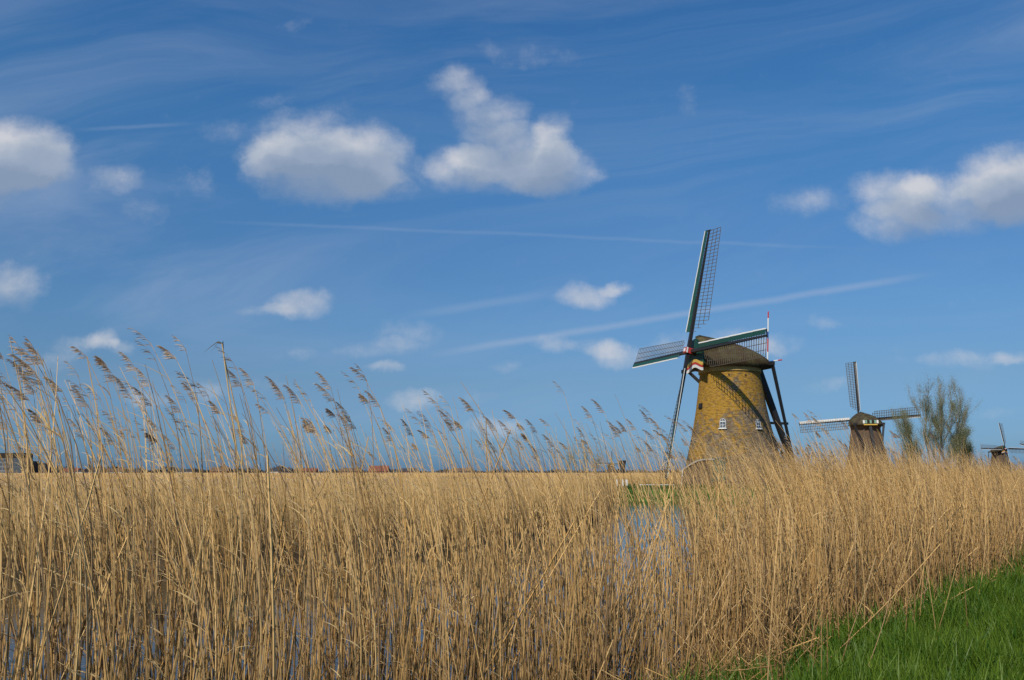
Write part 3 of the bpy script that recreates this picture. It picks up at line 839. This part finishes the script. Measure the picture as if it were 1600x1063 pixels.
while t_ < TMAX:
    clumps = .35 + 1.3 * rg.random()
    for s0 in np.arange(-1.3, 4.4, .5):
        wid_ = float(np.interp(t_, [0, 4, 8, 14, 30], [2.4, 2.5, 3.0, 4.0, 4.6]))
        if s0 > wid_: continue
        dens_ = float(np.interp(t_, [-3, 3, 7, 10, 14, 20, 34], [104, 98, 104, 124, 140, 120, 85]))
        dens_ *= (.2 + 1.6 * rg.random()) * clumps
        if s0 < 0: dens_ *= .5 if (s0 > -.5 and t_ < 14) else .10 if t_ < 8.5 else .04 if s0 > -.9 else 0
        cells.append((t_, s0, rg.random()))
        k_ = dens_ * .25; k_ = int(k_) + (rg.random() < k_ - int(k_))
        for _ in range(k_):
            tt, sv = t_ + rg.random() * .5, s0 + rg.random() * .5
            x, y = belt(tt, sv)
            if not in_view(x, y, .78): continue
            pxs = 800 + F * x / y
            if 940 < pxs < 1035 and rg.random() < .55: continue
            if 1035 < pxs < 1200 and rg.random() < .30: continue
            q = rg.random(); pxs = 800 + F * x / y; gap = 940 < pxs < 1215
            if gap and q < .62: q = .36 + q * .5 if q > .26 else q
            ry = None
            if t_ < 2.5: c = 'plumed' if q < .13 else 'bare' if q < .66 else 'short'
            elif t_ < 8.5 and 5 < t_ and rg.random() < .22: c = 'short'; ry = rg.gauss(.34, .16)
            elif t_ < 8.5: c = 'plumed' if q < .05 else 'bare' if q < .44 else 'short' if q < .95 else 'lean'
            else: c = 'plumed' if q < .05 else 'bare' if q < .62 else 'short' if q < .90 else 'lean'
            if c == 'lean' and sv < 1.2: sv += 1.4; x, y = belt(tt, sv)
            if c == 'lean': ry = min(.8, abs(rg.gauss(.45, .2))) * (1 if rg.random() < .85 else -1)
            elif t_ > 8 and t_ < 18 and rg.random() < .18: ry = rg.gauss(.30, .12)
            if ry is None and t_ > 7: ry = rg.gauss(-.06, .09)
            if ry is None and c == 'short': ry = rg.gauss(.05, .30 if rg.random() < .2 else .10)
            if c == 'bare' and 1050 < pxs < 1240 and rg.random() < .6:
                zb = max(dike_z(sv), -.05); sq = (rg.uniform(2.35, 2.62) - zb) / 2.5
            else: sq = None
            add_stalk(x, y, c, rg, ry=ry, sc_=rg.uniform(.6, 1.0) if (gap and c == 'short') else sq)
    t_ += step

# reeds whose plumes stand out against the sky
PLUMES = [(14, 545), (46, 552), (28, 596), (56, 545), (118, 572), (150, 606), (172, 556), (180, 578), (203, 596), (232, 522), (245, 548), (262, 540), (282, 530), (292, 588), (318, 602),
 (372, 586), (396, 584), (432, 598), (442, 606), (461, 612), (507, 590), (535, 640), (540, 655), (556, 592), (563, 575), (573, 612), (585, 618), (664, 655), (672, 612), (684, 625),
 (704, 648), (718, 652), (770, 656), (798, 636), (792, 662), (850, 650), (860, 682), (874, 598), (905, 655), (918, 636), (938, 628), (960, 660), (985, 655), (1008, 632), (1024, 655), (1040, 668),
 (1010, 690), (1235, 640), (1271, 636), (1277, 650), (1292, 662), (1315, 655), (1405, 668), (1440, 672)]
rg = random.Random(77)
heroes = []
for (px, py) in PLUMES:
    u_ = (px - 800) / F
    y0 = 5.2 / (1 - u_)
    for _try in range(40):
        y = y0 + rg.uniform(.2, 2.6) * (1 + .6 * max(0, u_))
        v = rg.choice(CLS['plumed']); V_ = VARS[v]
        topw = at(px + 6, py + 14, y)
        # base so that the blown top ends at the plume
        sz = 1.0
        for _ in range(6):
            bx = topw.x - V_['top'].x * sz
            tt, sv = belt_ts(bx, y); z = max(dike_z(sv), -.05) - .03
            sz = (topw.z - z) / V_['top'].z
        if .80 < sz < 1.22: break
    stalks.append((bx, y, z, 0, 0, rg.uniform(-.15, .15), sz, v)); heroes.append(len(stalks) - 1)

order = sorted(range(len(stalks)), key=lambda i: (0 if i in heroes else 1, stalks[i][1] / (1 if VARS[stalks[i][7]]['cls'] in ('plumed', 'bare') else .7)))
single = []
for i in order:
    x, y = stalks[i][:2]
    if len(single) < 295 and (i in heroes or in_view(x, y, .63)): single.append(i)
ssel = set(single)
LM = [(62, 'before the far grey flats'), (92, 'before the low dark block'), (140, 'before the round bare tree'), (215, 'before the pale bungalow'), (320, 'before the dark bushes'),
      (378, 'beside the snapped thick reed'), (462, 'before the low bushy tree'), (530, 'before the long red-roofed house'), (630, 'before the bright red roof'), (690, 'before the dark-roofed farmhouse'),
      (830, 'before the wide brown barn'), (930, 'before the faint willow shrub'), (1000, 'before the tiny far mill'), (1080, 'before the leaning white post'), (1225, 'before the big windmill'), (9999, 'before the second windmill')]
def where(x, y):
    px = 800 + F * x / y
    return next(t for lim_, t in LM if px < lim_)
def where_old(x, y):
    px = 800 + F * x / y
    if px < 210: return 'before the far grey flats'
    if px < 470: return 'below the wide rounded cloud, before the bare trees'
    if px < 830: return 'before the red roofs on the horizon'
    if px < 1090: return 'just left of the big windmill'
    return 'right of the big windmill'
KINDW = {'plumed': 'tall reed with brown plume', 'bare': 'tall plumeless reed', 'short': 'short broken reed', 'lean': 'leaning reed stalk'}
LEAFW = ['no leaves', 'one leaf', 'two leaves', 'three leaves', 'four leaves']
THK = lambda v: 'thick' if v['stem'].v[0][0] ** 2 + v['stem'].v[0][1] ** 2 > .0046 ** 2 else 'thin'
for i in single:
    x, y, z, rx, ry, rz, sz, v = stalks[i]; V_ = VARS[v]
    o = bpy.data.objects.new('reed', None); COL.objects.link(o)
    o.location = (x, y, z); o.rotation_euler = (rx, ry, rz); o.scale = (sz,) * 3
    w_ = where(x, y)
    tag(o, KINDW[V_['cls']] + ', ' + THK(V_) + ' stem, ' + LEAFW[len(V_['me_leaf'])] + ', ' + w_, 'reed', 'nearest reed stalks of the belt')
    c = bpy.data.objects.new('stem', V_['me_stem']); c.parent = o; COL.objects.link(c)
    for l in V_['me_leaf']:
        c = bpy.data.objects.new('leaf', l); c.parent = o; COL.objects.link(c)
    if V_['me_plume']:
        c = bpy.data.objects.new('plume', V_['me_plume']); c.parent = o; COL.objects.link(c)
rest = [stalks[i] for i in range(len(stalks)) if i not in ssel]
scatter('near_reed_belt', lib, [s[:3] for s in rest], [s[3:6] for s in rest], [(s[6],) * 3 for s in rest], [s[7] for s in rest],
        'dense belt of tall dry golden reeds along the dike in front of the water', 'reed belt')

# the kinked, broken thick reed with black leaf ends
kr = empty('kinked_reed', (0, 0, 0)); tag(kr, 'thick upright reed snapped at the top with two blackened leaves bent over', 'reed')
kb = at(349, 1063, 4.6); kt = at(347, 537, 4.6); kr.location = (kb.x, 4.6, -.05)
m = MB(); m.tube([(.0, 0, 0), (.03, 0, 1.2), (.035, 0, 2.0), (.02, 0, 2.6), (kt.x - kb.x, 0, kt.z + .05)], [.006, .0055, .005, .0045, .0035], 6); m.build('stem', M_stalk, kr)
m = MB(); m.tube([(.09, .02, 0), (.075, .02, 1.3), (.05, .02, 2.3), (.022, .02, 2.75), (kt.x - kb.x + .006, .01, kt.z)], [.005, .005, .0045, .004, .003], 6); m.build('stem', M_stalk, kr)
tp = Vector((kt.x - kb.x, 0, kt.z + .05))
for (dx_, dz_, k_) in ((-.10, -.05, .05), (-.07, -.065, .03), (.012, -.05, .0)):
    m = MB(); ribbon(m, [tp + Vector((-.0, 0, 0)), tp + Vector((dx_ * .3, 0, .012 - k_ * .1)), tp + Vector((dx_ * .65, 0, dz_ * .4)), tp + Vector((dx_, 0, dz_))], [.008, .012, .010, .002], Vector((.2, .5, .9)).normalized())
    m.build('leaf', M_oldleaf, kr)

# the belt farther along the dike: coarser clumps of stalks
def clump(rg, n, R_, H0, H1, wid, lean=-.16, plume=.25, segs=3, mat=None):
    m = MB(); mi = []; rv = []
    for _ in range(n):
        a = rg.uniform(0, 2*PI); r = R_ * math.sqrt(rg.random()); b0 = Vector((r*math.cos(a), r*math.sin(a), 0)); H = rg.uniform(H0, H1)
        a0 = rg.gauss(.04, .10); aT = rg.uniform(0, -lean * 4); pts = [b0]
        for i in range(segs):
            an = a0 - (a0 + aT) * ((i + .5) / segs) ** 2; pts.append(pts[-1] + Vector((math.sin(an), rg.gauss(0, .05), math.cos(an))) * (H / segs))
        side = Vector((1, rg.gauss(-.1, .45), 0)).normalized()
        w = wid * rg.uniform(.7, 1.3); v0 = len(m.v); f0_ = len(m.f)
        ribbon(m, pts, [w] * segs + [w * .4], side); mi += [0] * (len(m.f) - f0_)
        if rg.random() < plume:
            t = (pts[-1] - pts[-2]).normalized(); f0_ = len(m.f)
            ribbon(m, [pts[-1], pts[-1] + t * .07 + Vector((-.02, 0, 0)), pts[-1] + t * .14 + Vector((-.07, 0, -.02))], [w, .030, .004], Vector((.4, .5, .75)).normalized()); mi += [1] * (len(m.f) - f0_)
        rv += [rg.random()] * (len(m.v) - v0)
    return m, mi, rv
def clump_lib(name, k_, seed, mats, *a, **kw):
    c = bpy.data.collections.new(name); rg = random.Random(seed)
    for i in range(k_):
        m, mi, rv = clump(rg, *a, **kw)
        c.objects.link(bpy.data.objects.new('%s_%02d' % (name, i), uv_mesh(m, name, mats, mi=mi, rv=rv)))
    return c
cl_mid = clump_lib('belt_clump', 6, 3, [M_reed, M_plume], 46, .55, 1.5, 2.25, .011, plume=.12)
pts, rots, scl, idx = [], [], [], []
rg = random.Random(9); t_ = TMAX
while t_ < 260:
    for s0 in np.arange(0, 4.6, .85 + t_ * .004):
        x, y = belt(t_ + rg.random(), s0 + rg.random() * .6); z = max(dike_z(s0), 0) - .03
        k2 = rg.uniform(.92, 1.12) * (1 + .0008 * t_)
        pts.append((x, y, z)); rots.append((0, 0, rg.gauss(0, .4))); scl.append((k2, k2, k2 * rg.uniform(.9, 1.08))); idx.append(rg.randrange(6))
    t_ += .8 + t_ * .006
scatter('far_reed_belt', cl_mid, pts, rots, scl, idx, 'reed belt farther along the dike, thinning into the distance below the small mills', 'reed belt')

# wide reed bed on the other side of the water
def bank_y(x): return float(np.interp(x, [b[0] for b in BANK], [b[1] for b in BANK]))
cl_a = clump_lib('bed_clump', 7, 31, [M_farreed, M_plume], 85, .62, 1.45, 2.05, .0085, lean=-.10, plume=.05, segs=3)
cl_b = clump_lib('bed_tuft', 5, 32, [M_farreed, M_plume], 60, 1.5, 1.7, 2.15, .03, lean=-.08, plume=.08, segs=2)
pts, rots, scl, idx = [], [], [], []
rg = random.Random(17); y = 14.0
while y < 62:
    st_ = .72 + y * .006
    x = -y * .80
    while x < 9.2:
        xx, yy = x + rg.uniform(-.4, .4), y + rg.uniform(-.4, .4)
        if yy > bank_y(xx) + rg.uniform(-.45, .25) and xx < 8.9:
            k2 = rg.uniform(.84, 1.06) * (1 + .06 * math.sin(xx * .9 + math.sin(yy * .7)) * math.sin(yy * .5)); front_ = yy - bank_y(xx)
            if front_ < 1.5: k2 *= rg.uniform(.72, .95)
            pts.append((xx, yy, .16)); rots.append((rg.gauss(0, .05), rg.gauss(0, .06), rg.gauss(0, .5))); scl.append((k2, k2, k2)); idx.append(rg.randrange(7))
        x += st_
    y += st_ * .85
scatter('reed_bed', cl_a, pts, rots, scl, idx, 'wide bed of dry golden reeds standing across the water', 'reed bed')
pts, rots, scl, idx = [], [], [], []
y = 60.0
while y < 420:
    st_ = 1.5 + (y - 60) * .022; x = -y * .72
    lim = 6.8 if y < 78 else 7.5 if y < 105 else y * .66
    while x < lim:
        xx, yy = x + rg.uniform(-.5, .5) * st_, y + rg.uniform(-.5, .5) * st_
        k2 = rg.uniform(.84, 1.06) * (1 + .06 * math.sin(xx * .11 + math.sin(yy * .07)) * math.sin(yy * .05 + 1))
        if not (y > 105 and xx > -5 and (xx - 9 > (yy - 76) * .98 + 20)):
            pts.append((xx, yy, .2)); rots.append((0, 0, rg.uniform(-.6, .6))); scl.append((k2 * (1 + (y - 60) * .004),) * 2 + (k2,)); idx.append(rg.randrange(5))
        x += st_
    y += st_ * .9
scatter('far_reed_field', cl_b, pts, rots, scl, idx, 'golden reed field stretching back to the houses on the horizon', 'reed field')

# broken litter of dead stalks at the foot of the belt
pts, rots, scl, idx = [], [], [], []
rg = random.Random(41)
for _ in range(3000):
    tt = rg.uniform(-1, 24); sv = abs(rg.gauss(.4, .7)) - float(np.interp(tt, [5, 10, 15], [.6, .25, 0]))
    if rg.random() < .45: tt = rg.gauss(10.5, 2.4)
    x, y = belt(tt, sv)
    if not in_view(x, y): continue
    pts.append((x, y, max(dike_z(sv), 0) + rg.uniform(0, .32))); rots.append((rg.gauss(0, .5), rg.gauss(1.1, .4), rg.uniform(-3.1, 3.1))); scl.append((rg.uniform(.5, .9), rg.uniform(.5, .9), rg.uniform(.10, .30)))
    idx.append(rg.choice(CLS['lean'] + CLS['short']))
scatter('reed_litter', lib, pts, rots, scl, idx, 'tangled fallen reed stalks lying along the grass edge', 'reed litter')

# ------------------------------------------------------------------ grass
def grass_lib(name, k_, seed, mat, n, R_, H0, H1, w):
    c = bpy.data.collections.new(name); rg = random.Random(seed)
    for i in range(k_):
        m = MB()
        for _ in range(n):
            a = rg.uniform(0, 2*PI); r = R_ * math.sqrt(rg.random()); p = Vector((r*math.cos(a), r*math.sin(a), 0)); H = rg.uniform(H0, H1)
            an = rg.uniform(0, 2*PI); dr = Vector((math.cos(an) - .35, math.sin(an), 0)) * rg.uniform(.05, .5); pts = [p]; cur = Vector((0, 0, 1))
            for q in range(3):
                cur = (cur + dr * (.3 + q * .45)).normalized(); pts.append(pts[-1] + cur * H / 3)
            ribbon(m, pts, [w, w * .95, w * .7, .0008], Vector((-dr.y, dr.x, .05)).normalized())
        c.objects.link(bpy.data.objects.new('%s_%02d' % (name, i), m.mesh(name, mat)))
    return c
gl = grass_lib('grass_tuft', 8, 61, M_grass, 30, .14, .07, .30, .0085)
pts, rots, scl, idx = [], [], [], []
rg = random.Random(62)
def grass_at(x, y, sv, k2):
    pts.append((x, y, dike_z(sv) - .015)); rots.append((rg.gauss(0, .22), rg.gauss(-.1, .22), rg.uniform(0, 6.28))); k3 = k2 * (.75 + .5 * (.5 + .5 * math.sin(x * 3.1 + 1.7 * math.sin(y * 1.3)) * math.sin(y * 2.3 + x))); scl.append((k3, k3, k3 * rg.uniform(.6, 1.35))); idx.append(rg.randrange(8))
for _ in range(60000):
    y = 4.5 + 22 * rg.random() ** 1.5; x = y * rg.uniform(-.1, .72)
    tt, sv = belt_ts(x, y)
    edge = .25 * math.sin(tt * 1.9) + .18 * math.sin(tt * 4.3 + 1)
    off_ = float(np.interp(tt, [4, 7, 10, 14, 20], [-.95, -.75, -.32, .05, .15]))
    if sv > off_ + edge: continue
    if sv > off_ + edge - .35 and rg.random() < .5: continue
    grass_at(x, y, sv, rg.uniform(.7, 1.35) * (1.15 if sv > -.8 else .9) * (1 + .02 * y))
for _ in range(900):        # green shoots inside the foot of the belt
    tt = rg.uniform(4, 22); sv = abs(rg.gauss(0, .5)) - .4
    if tt < 8.5 or rg.random() < .5: x, y = belt(tt, sv); grass_at(x, y, sv, rg.uniform(.9, 1.6))
scatter('dike_grass', gl, pts, rots, scl, idx, 'lush fresh green grass on the dike below the reeds', 'grass')
gi_ = grass_lib('island_tuft', 4, 63, M_grass_far, 50, .6, .15, .38, .03)
pts, rots, scl, idx = [], [], [], []
for _ in range(1500):
    x = rg.uniform(9.2, 46); yb = 76.4 + max(0, x - 18) * .42; y = yb + rg.random() ** 1.5 * 14
    pts.append((x, y, min(1.0, .15 + (y - yb) * .5))); rots.append((0, 0, rg.uniform(0, 6))); scl.append((1, 1, rg.uniform(.6, 1.2))); idx.append(rg.randrange(4))
scatter('island_grass', gi_, pts, rots, scl, idx, 'green grass along the edge of the mill island', 'grass')

# ------------------------------------------------------------------ trees
def tree(name, label, base, H, spread, stems, seed, green=0.5, cat='tree', twig=.02, levels=3, tw_n=9, group=None, tr_r=.12):
    rg = random.Random(seed); o = empty(name, base); tag(o, label, cat, group)
    tk, lb, cr, bd = MB(), MB(), MB(), MB()
    def grow(p, dr, L, r, lev):
        pts = [p]; n = 4
        for i in range(n):
            dr = (dr + Vector((rg.gauss(0, .10), rg.gauss(0, .10), .06 if lev < 2 else .10))).normalized(); pts.append(pts[-1] + dr * L / n)
        tgt = tk if lev == 0 else lb if lev == 1 else cr
        tgt.tube(pts, [r * (1 - .65 * i / n) for i in range(n + 1)], 5 if lev < 2 else 3, cap=False)
        if lev < levels:
            for _ in range(tw_n if lev > 0 else tw_n + 3):
                f = rg.uniform(.25, 1) * n; i = min(n - 1, int(f)); b0 = pts[i].lerp(pts[i+1], f - i)
                nd = (dr + Vector((rg.gauss(0, spread), rg.gauss(0, spread), rg.uniform(-.1, .4)))).normalized()
                grow(b0, nd, L * rg.uniform(.28, .52), max(twig * .5, r * .42), lev + 1)
        if lev >= 2 and green > 0:
            for _ in range(int(5 * green)):
                f = rg.uniform(.1, 1) * n; i = min(n - 1, int(f)); b0 = pts[i].lerp(pts[i+1], f - i)
                s_ = Vector((rg.gauss(0, 1), rg.gauss(0, 1), rg.gauss(0, 1))).normalized(); t2 = Vector((rg.gauss(0, .5), rg.gauss(0, .5), 1)).normalized()
                b0 = b0 + Vector((rg.gauss(0, .25), rg.gauss(0, .25), rg.gauss(0, .3))); l_ = rg.uniform(.06, .13); bd.add([b0, b0 + t2 * l_ * .5 + s_ * .022, b0 + t2 * l_, b0 + t2 * l_ * .5 - s_ * .022], [(0, 1, 2, 3)])
    for (sx, sy, lx, ly, hh) in stems:
        grow(Vector((sx, sy, -.2)), Vector((lx, ly, 1)).normalized(), H * hh, tr_r, 0)
    tk.build('trunk', M_bark, o); lb.build('limbs', M_bark, o)
    c = cr.build('twigs', M_twig, o); c['kind'] = 'stuff'
    if bd.v: c = bd.build('crown', M_bud, o); c['kind'] = 'stuff'
    return o
wb = at(1468, 738, 112)
tree('willow_tree', 'tall loose willow coming into pale green leaf, between second mill and distant mill', (wb.x, 112, .3), 10.6, .26,
     [(-.6, 0, -.10, 0, .92), (.3, .3, .03, 0, 1.0), (1.5, 0, .12, .1, .95), (-2.2, 0, -.20, 0, .62), (3.0, .4, .24, 0, .60), (-3.6, .2, -.15, 0, .42), (4.3, 0, .14, 0, .42), (-1.4, .5, -.14, 0, .8), (2.2, -.3, .10, 0, .78), (.8, -.4, -.03, 0, .7)], 4, 2.6, twig=.017, tw_n=8, tr_r=.11)
w2 = at(906, 738, 105)
tree('willow_tree', 'small faint green willow shrub rising over the reed field, left of the tiny mill', (w2.x, 105, .3), 4.6, .35,
     [(-1.2, 0, -.2, 0, .8), (-.3, 0, -.05, 0, 1.0), (.8, 0, .1, 0, .9), (1.6, 0, .22, 0, .7)], 8, .9, twig=.016, tw_n=5, tr_r=.05)
w3 = at(973, 738, 230); pol = empty('pollard_tree', (w3.x, 230, .2)); tag(pol, 'dark pollard willow stump with two stubby heads beside the tiny far mill', 'tree')
m = MB(); m.tube([(0, 0, 0), (-.1, 0, 1.6), (.1, 0, 3.0)], [.8, .55, .5], 8); m.build('trunk', M_tar, pol)
for s_ in (-1, 1):
    m = MB(); m.tube([(.1 * s_, 0, 2.8), (.45 * s_, 0, 4.4), (.55 * s_, 0, 5.6)], [.42, .36, .5], 8); m.build('limb', M_tar, pol)
b1 = at(112, 738, 520)
tree('round_tree', 'round bare brown tree on the horizon beside the grey flats', (b1.x, 520, .3), 9.0, .75, [(0, 0, 0, 0, .75), (0, 0, .1, 0, .6)], 12, 0, twig=.09, tw_n=8, tr_r=.3)
b2 = at(398, 738, 420)
tree('bare_tree', 'low bare bushy tree on the horizon beside small houses', (b2.x, 420, .3), 5.2, .8, [(0, 0, 0, 0, .75), (1, 0, .2, 0, .7), (-1, 0, -.2, 0, .7)], 13, 0, twig=.07, tw_n=6, tr_r=.2)

# horizon belt of bushes and woods
M_wood = paint('far_wood', (0.075, 0.066, 0.055), 1.0, .5, .05)
rg = random.Random(90); m = MB()
def treeline(px0, px1, Y, hp0, hp1, n):
    """low wood between two bearings; heights are metres"""
    for _ in range(n):
        u = rg.random(); px = px0 + (px1 - px0) * u; x = (px - 800) / F * Y * 1.0
        hm = hp0 + (hp1 - hp0) * (.5 + .5 * math.sin(px * .11) * math.sin(px * .037 + 1.3)) * rg.uniform(.6, 1)
        z = rg.random() ** .8 * hm; s_ = rg.uniform(.5, 1.3)
        c = Vector((x + rg.gauss(0, 1), Y + rg.uniform(-8, 8), z + .2))
        a = Vector((rg.gauss(0, 1), rg.gauss(0, 1), rg.gauss(0, 1))).normalized() * s_; b = Vector((rg.gauss(0, 1), rg.gauss(0, 1), rg.gauss(0, 1))).normalized() * s_
        m.add([c - a, c + b, c + a, c - b], [(0, 1, 2, 3)])
treeline(-60, 480, 640, 3.0, 7.6, 6500)
treeline(480, 800, 760, 2.6, 5.6, 3000)
treeline(800, 1080, 820, 3.0, 6.0, 2600)
treeline(1180, 1800, 980, 3.5, 8, 4500)
tag(m.build('far_treeline', M_wood), 'thin dark line of bare woods and bushes along the horizon', 'treeline', kind='stuff')

# ------------------------------------------------------------------ far buildings
M_wall = [paint('pale_wall', (0.42, 0.40, 0.37), .8, .1, .2), paint('red_brick_wall', (0.20, 0.09, 0.06), .9, .2, .3), paint('grey_wall', (0.075, 0.08, 0.09), .8, .1, .2)]
M_roof = [paint('red_roof', (0.17, 0.06, 0.04), .8, .2, .3), paint('dark_roof', (0.045, 0.045, 0.05), .7, .2, .3), paint('brown_roof', (0.13, 0.085, 0.06), .8, .2, .3)]
M_ltwall = paint('light_grey_wall', (0.15, 0.155, 0.17), .8, .1, .2)
bp_ = at(22, 738, 600); ab = empty('apartment_building', (bp_.x, 600, .2)); tag(ab, 'grey flat-roofed block of flats with a dark top storey on the horizon', 'building')
m = MB(); m.box((-16, -5, 0), (8.2, 8, 12.6)); m.build('wall', M_ltwall, ab)
m = MB(); m.box((-15, -5.3, 12.6), (8.0, 8, 16.2)); m.build('top_storey', M_dark, ab)
m = MB(); m.box((8.25, -4, 0), (12.5, 8, 10.5)); m.build('stair_tower', M_roof[1], ab)
m = MB(); m.box((-.5, -5.6, 0), (8.2, -5.02, 12.4)); m.build('dark_facade', M_wall[2], ab)
for r_ in range(4):
    for c_ in range(6):
        x0 = -15 + c_ * 2.4 if c_ < 6 else 0; m = MB(); m.box((x0, -5.12, 1.2 + r_ * 3.0), (x0 + 1.6, -5.01, 2.9 + r_ * 3.0)); m.build('window', M_glass, ab)
    for c_ in range(3):
        x0 = .4 + c_ * 2.6; m = MB(); m.box((x0, -5.75, 1.2 + r_ * 3.0), (x0 + 1.8, -5.61, 2.9 + r_ * 3.0)); m.build('window', M_glass, ab)
blk = at(64, 738, 610); lb_ = empty('low_block', (blk.x, 610, .2)); tag(lb_, 'low dark building stepping down beside the grey block of flats', 'building')
m = MB(); m.box((-5, -4, 0), (5, 6, 8.2)); m.build('wall', M_wall[2], lb_)
m = MB(); m.box((-5.2, -4.2, 8.2), (5.2, 6.2, 9.2)); m.build('roof', M_roof[1], lb_)
for i in range(3):
    m = MB(); m.box((-4 + i * 3, -4.1, 2.5), (-2.2 + i * 3, -4.01, 4.3)); m.build('window', M_glass, lb_)
def house(px, Y, w, h, rh, wall, roof, label, seed):
    p = at(px, 738, Y); o = empty('house', (p.x, Y, .2)); tag(o, label, 'house', 'small houses along the horizon')
    m = MB(); m.box((-w/2, -4, 0), (w/2, 4, h)); wl = m.build('wall', wall, o)
    m = MB(); k_ = .4
    m.add([(-w/2-k_, -4.5, h), (w/2+k_, -4.5, h), (w/2+k_, 4.5, h), (-w/2-k_, 4.5, h), (-w/2-k_, 0, h+rh), (w/2+k_, 0, h+rh)], [(0,1,5,4), (2,3,4,5), (0,4,3), (1,2,5), (0,3,2,1)])
    rf = m.build('roof', roof, o)
    m = MB(); m.box((w*.25, -.4, h + rh - .6), (w*.25 + .8, .4, h + rh + .9)); m.build('chimney', M_wall[1], rf)
    for i in range(int(w // 3)):
        x0 = -w/2 + .8 + i * 3; m = MB(); m.box((x0, -4.08, 1.0), (x0 + 1.3, -4.01, 2.3)); m.build('window', M_glass, o)
Hs = [(112, 600, 11, 2.8, 2.6, 0, 0, 'low pale house under the round bare tree'), (128, 590, 5, 3.0, 1.0, 0, 1, 'small white shed between the round tree and the pale bungalow'),
 (152, 610, 9, 3.0, 3.4, 0, 1, 'white gabled house with dark roof right of the round tree'), (183, 620, 11, 3.0, 2.4, 0, 2, 'pale bungalow with brown roof before dark bushes'),
 (213, 600, 9, 2.6, 2.6, 1, 1, 'brick house with dark roof half hidden by bushes'), (293, 600, 10, 3.0, 1.8, 0, 1, 'low white building with dark flat-pitched roof'),
 (345, 600, 12, 3.2, 3.0, 1, 2, 'brown roofed brick house beside the low bare bushy tree'), (428, 560, 8, 3.2, 2.0, 0, 1, 'white house front right of the low bare bushy tree'),
 (446, 570, 9, 3.2, 2.0, 2, 1, 'dark grey house next to the white house front'), (482, 640, 13, 3.4, 2.2, 1, 0, 'long red-roofed house in the middle of the horizon'),
 (548, 660, 15, 3.2, 2.6, 1, 2, 'brown roofed barn on the open field horizon'), (592, 650, 15, 3.4, 4.2, 1, 0, 'bright red-roofed house, tallest roof on the field horizon'),
 (640, 700, 13, 3.2, 2.6, 1, 1, 'dark roofed farmhouse behind the reed field'), (722, 720, 16, 3.2, 2.8, 2, 2, 'wide brown roofed barn far behind the reed field')]
for i, (px, Y, w, h, rh, wa, ro, lab) in enumerate(Hs): house(px, Y, w, h, rh, M_wall[wa], M_roof[ro], lab, i)
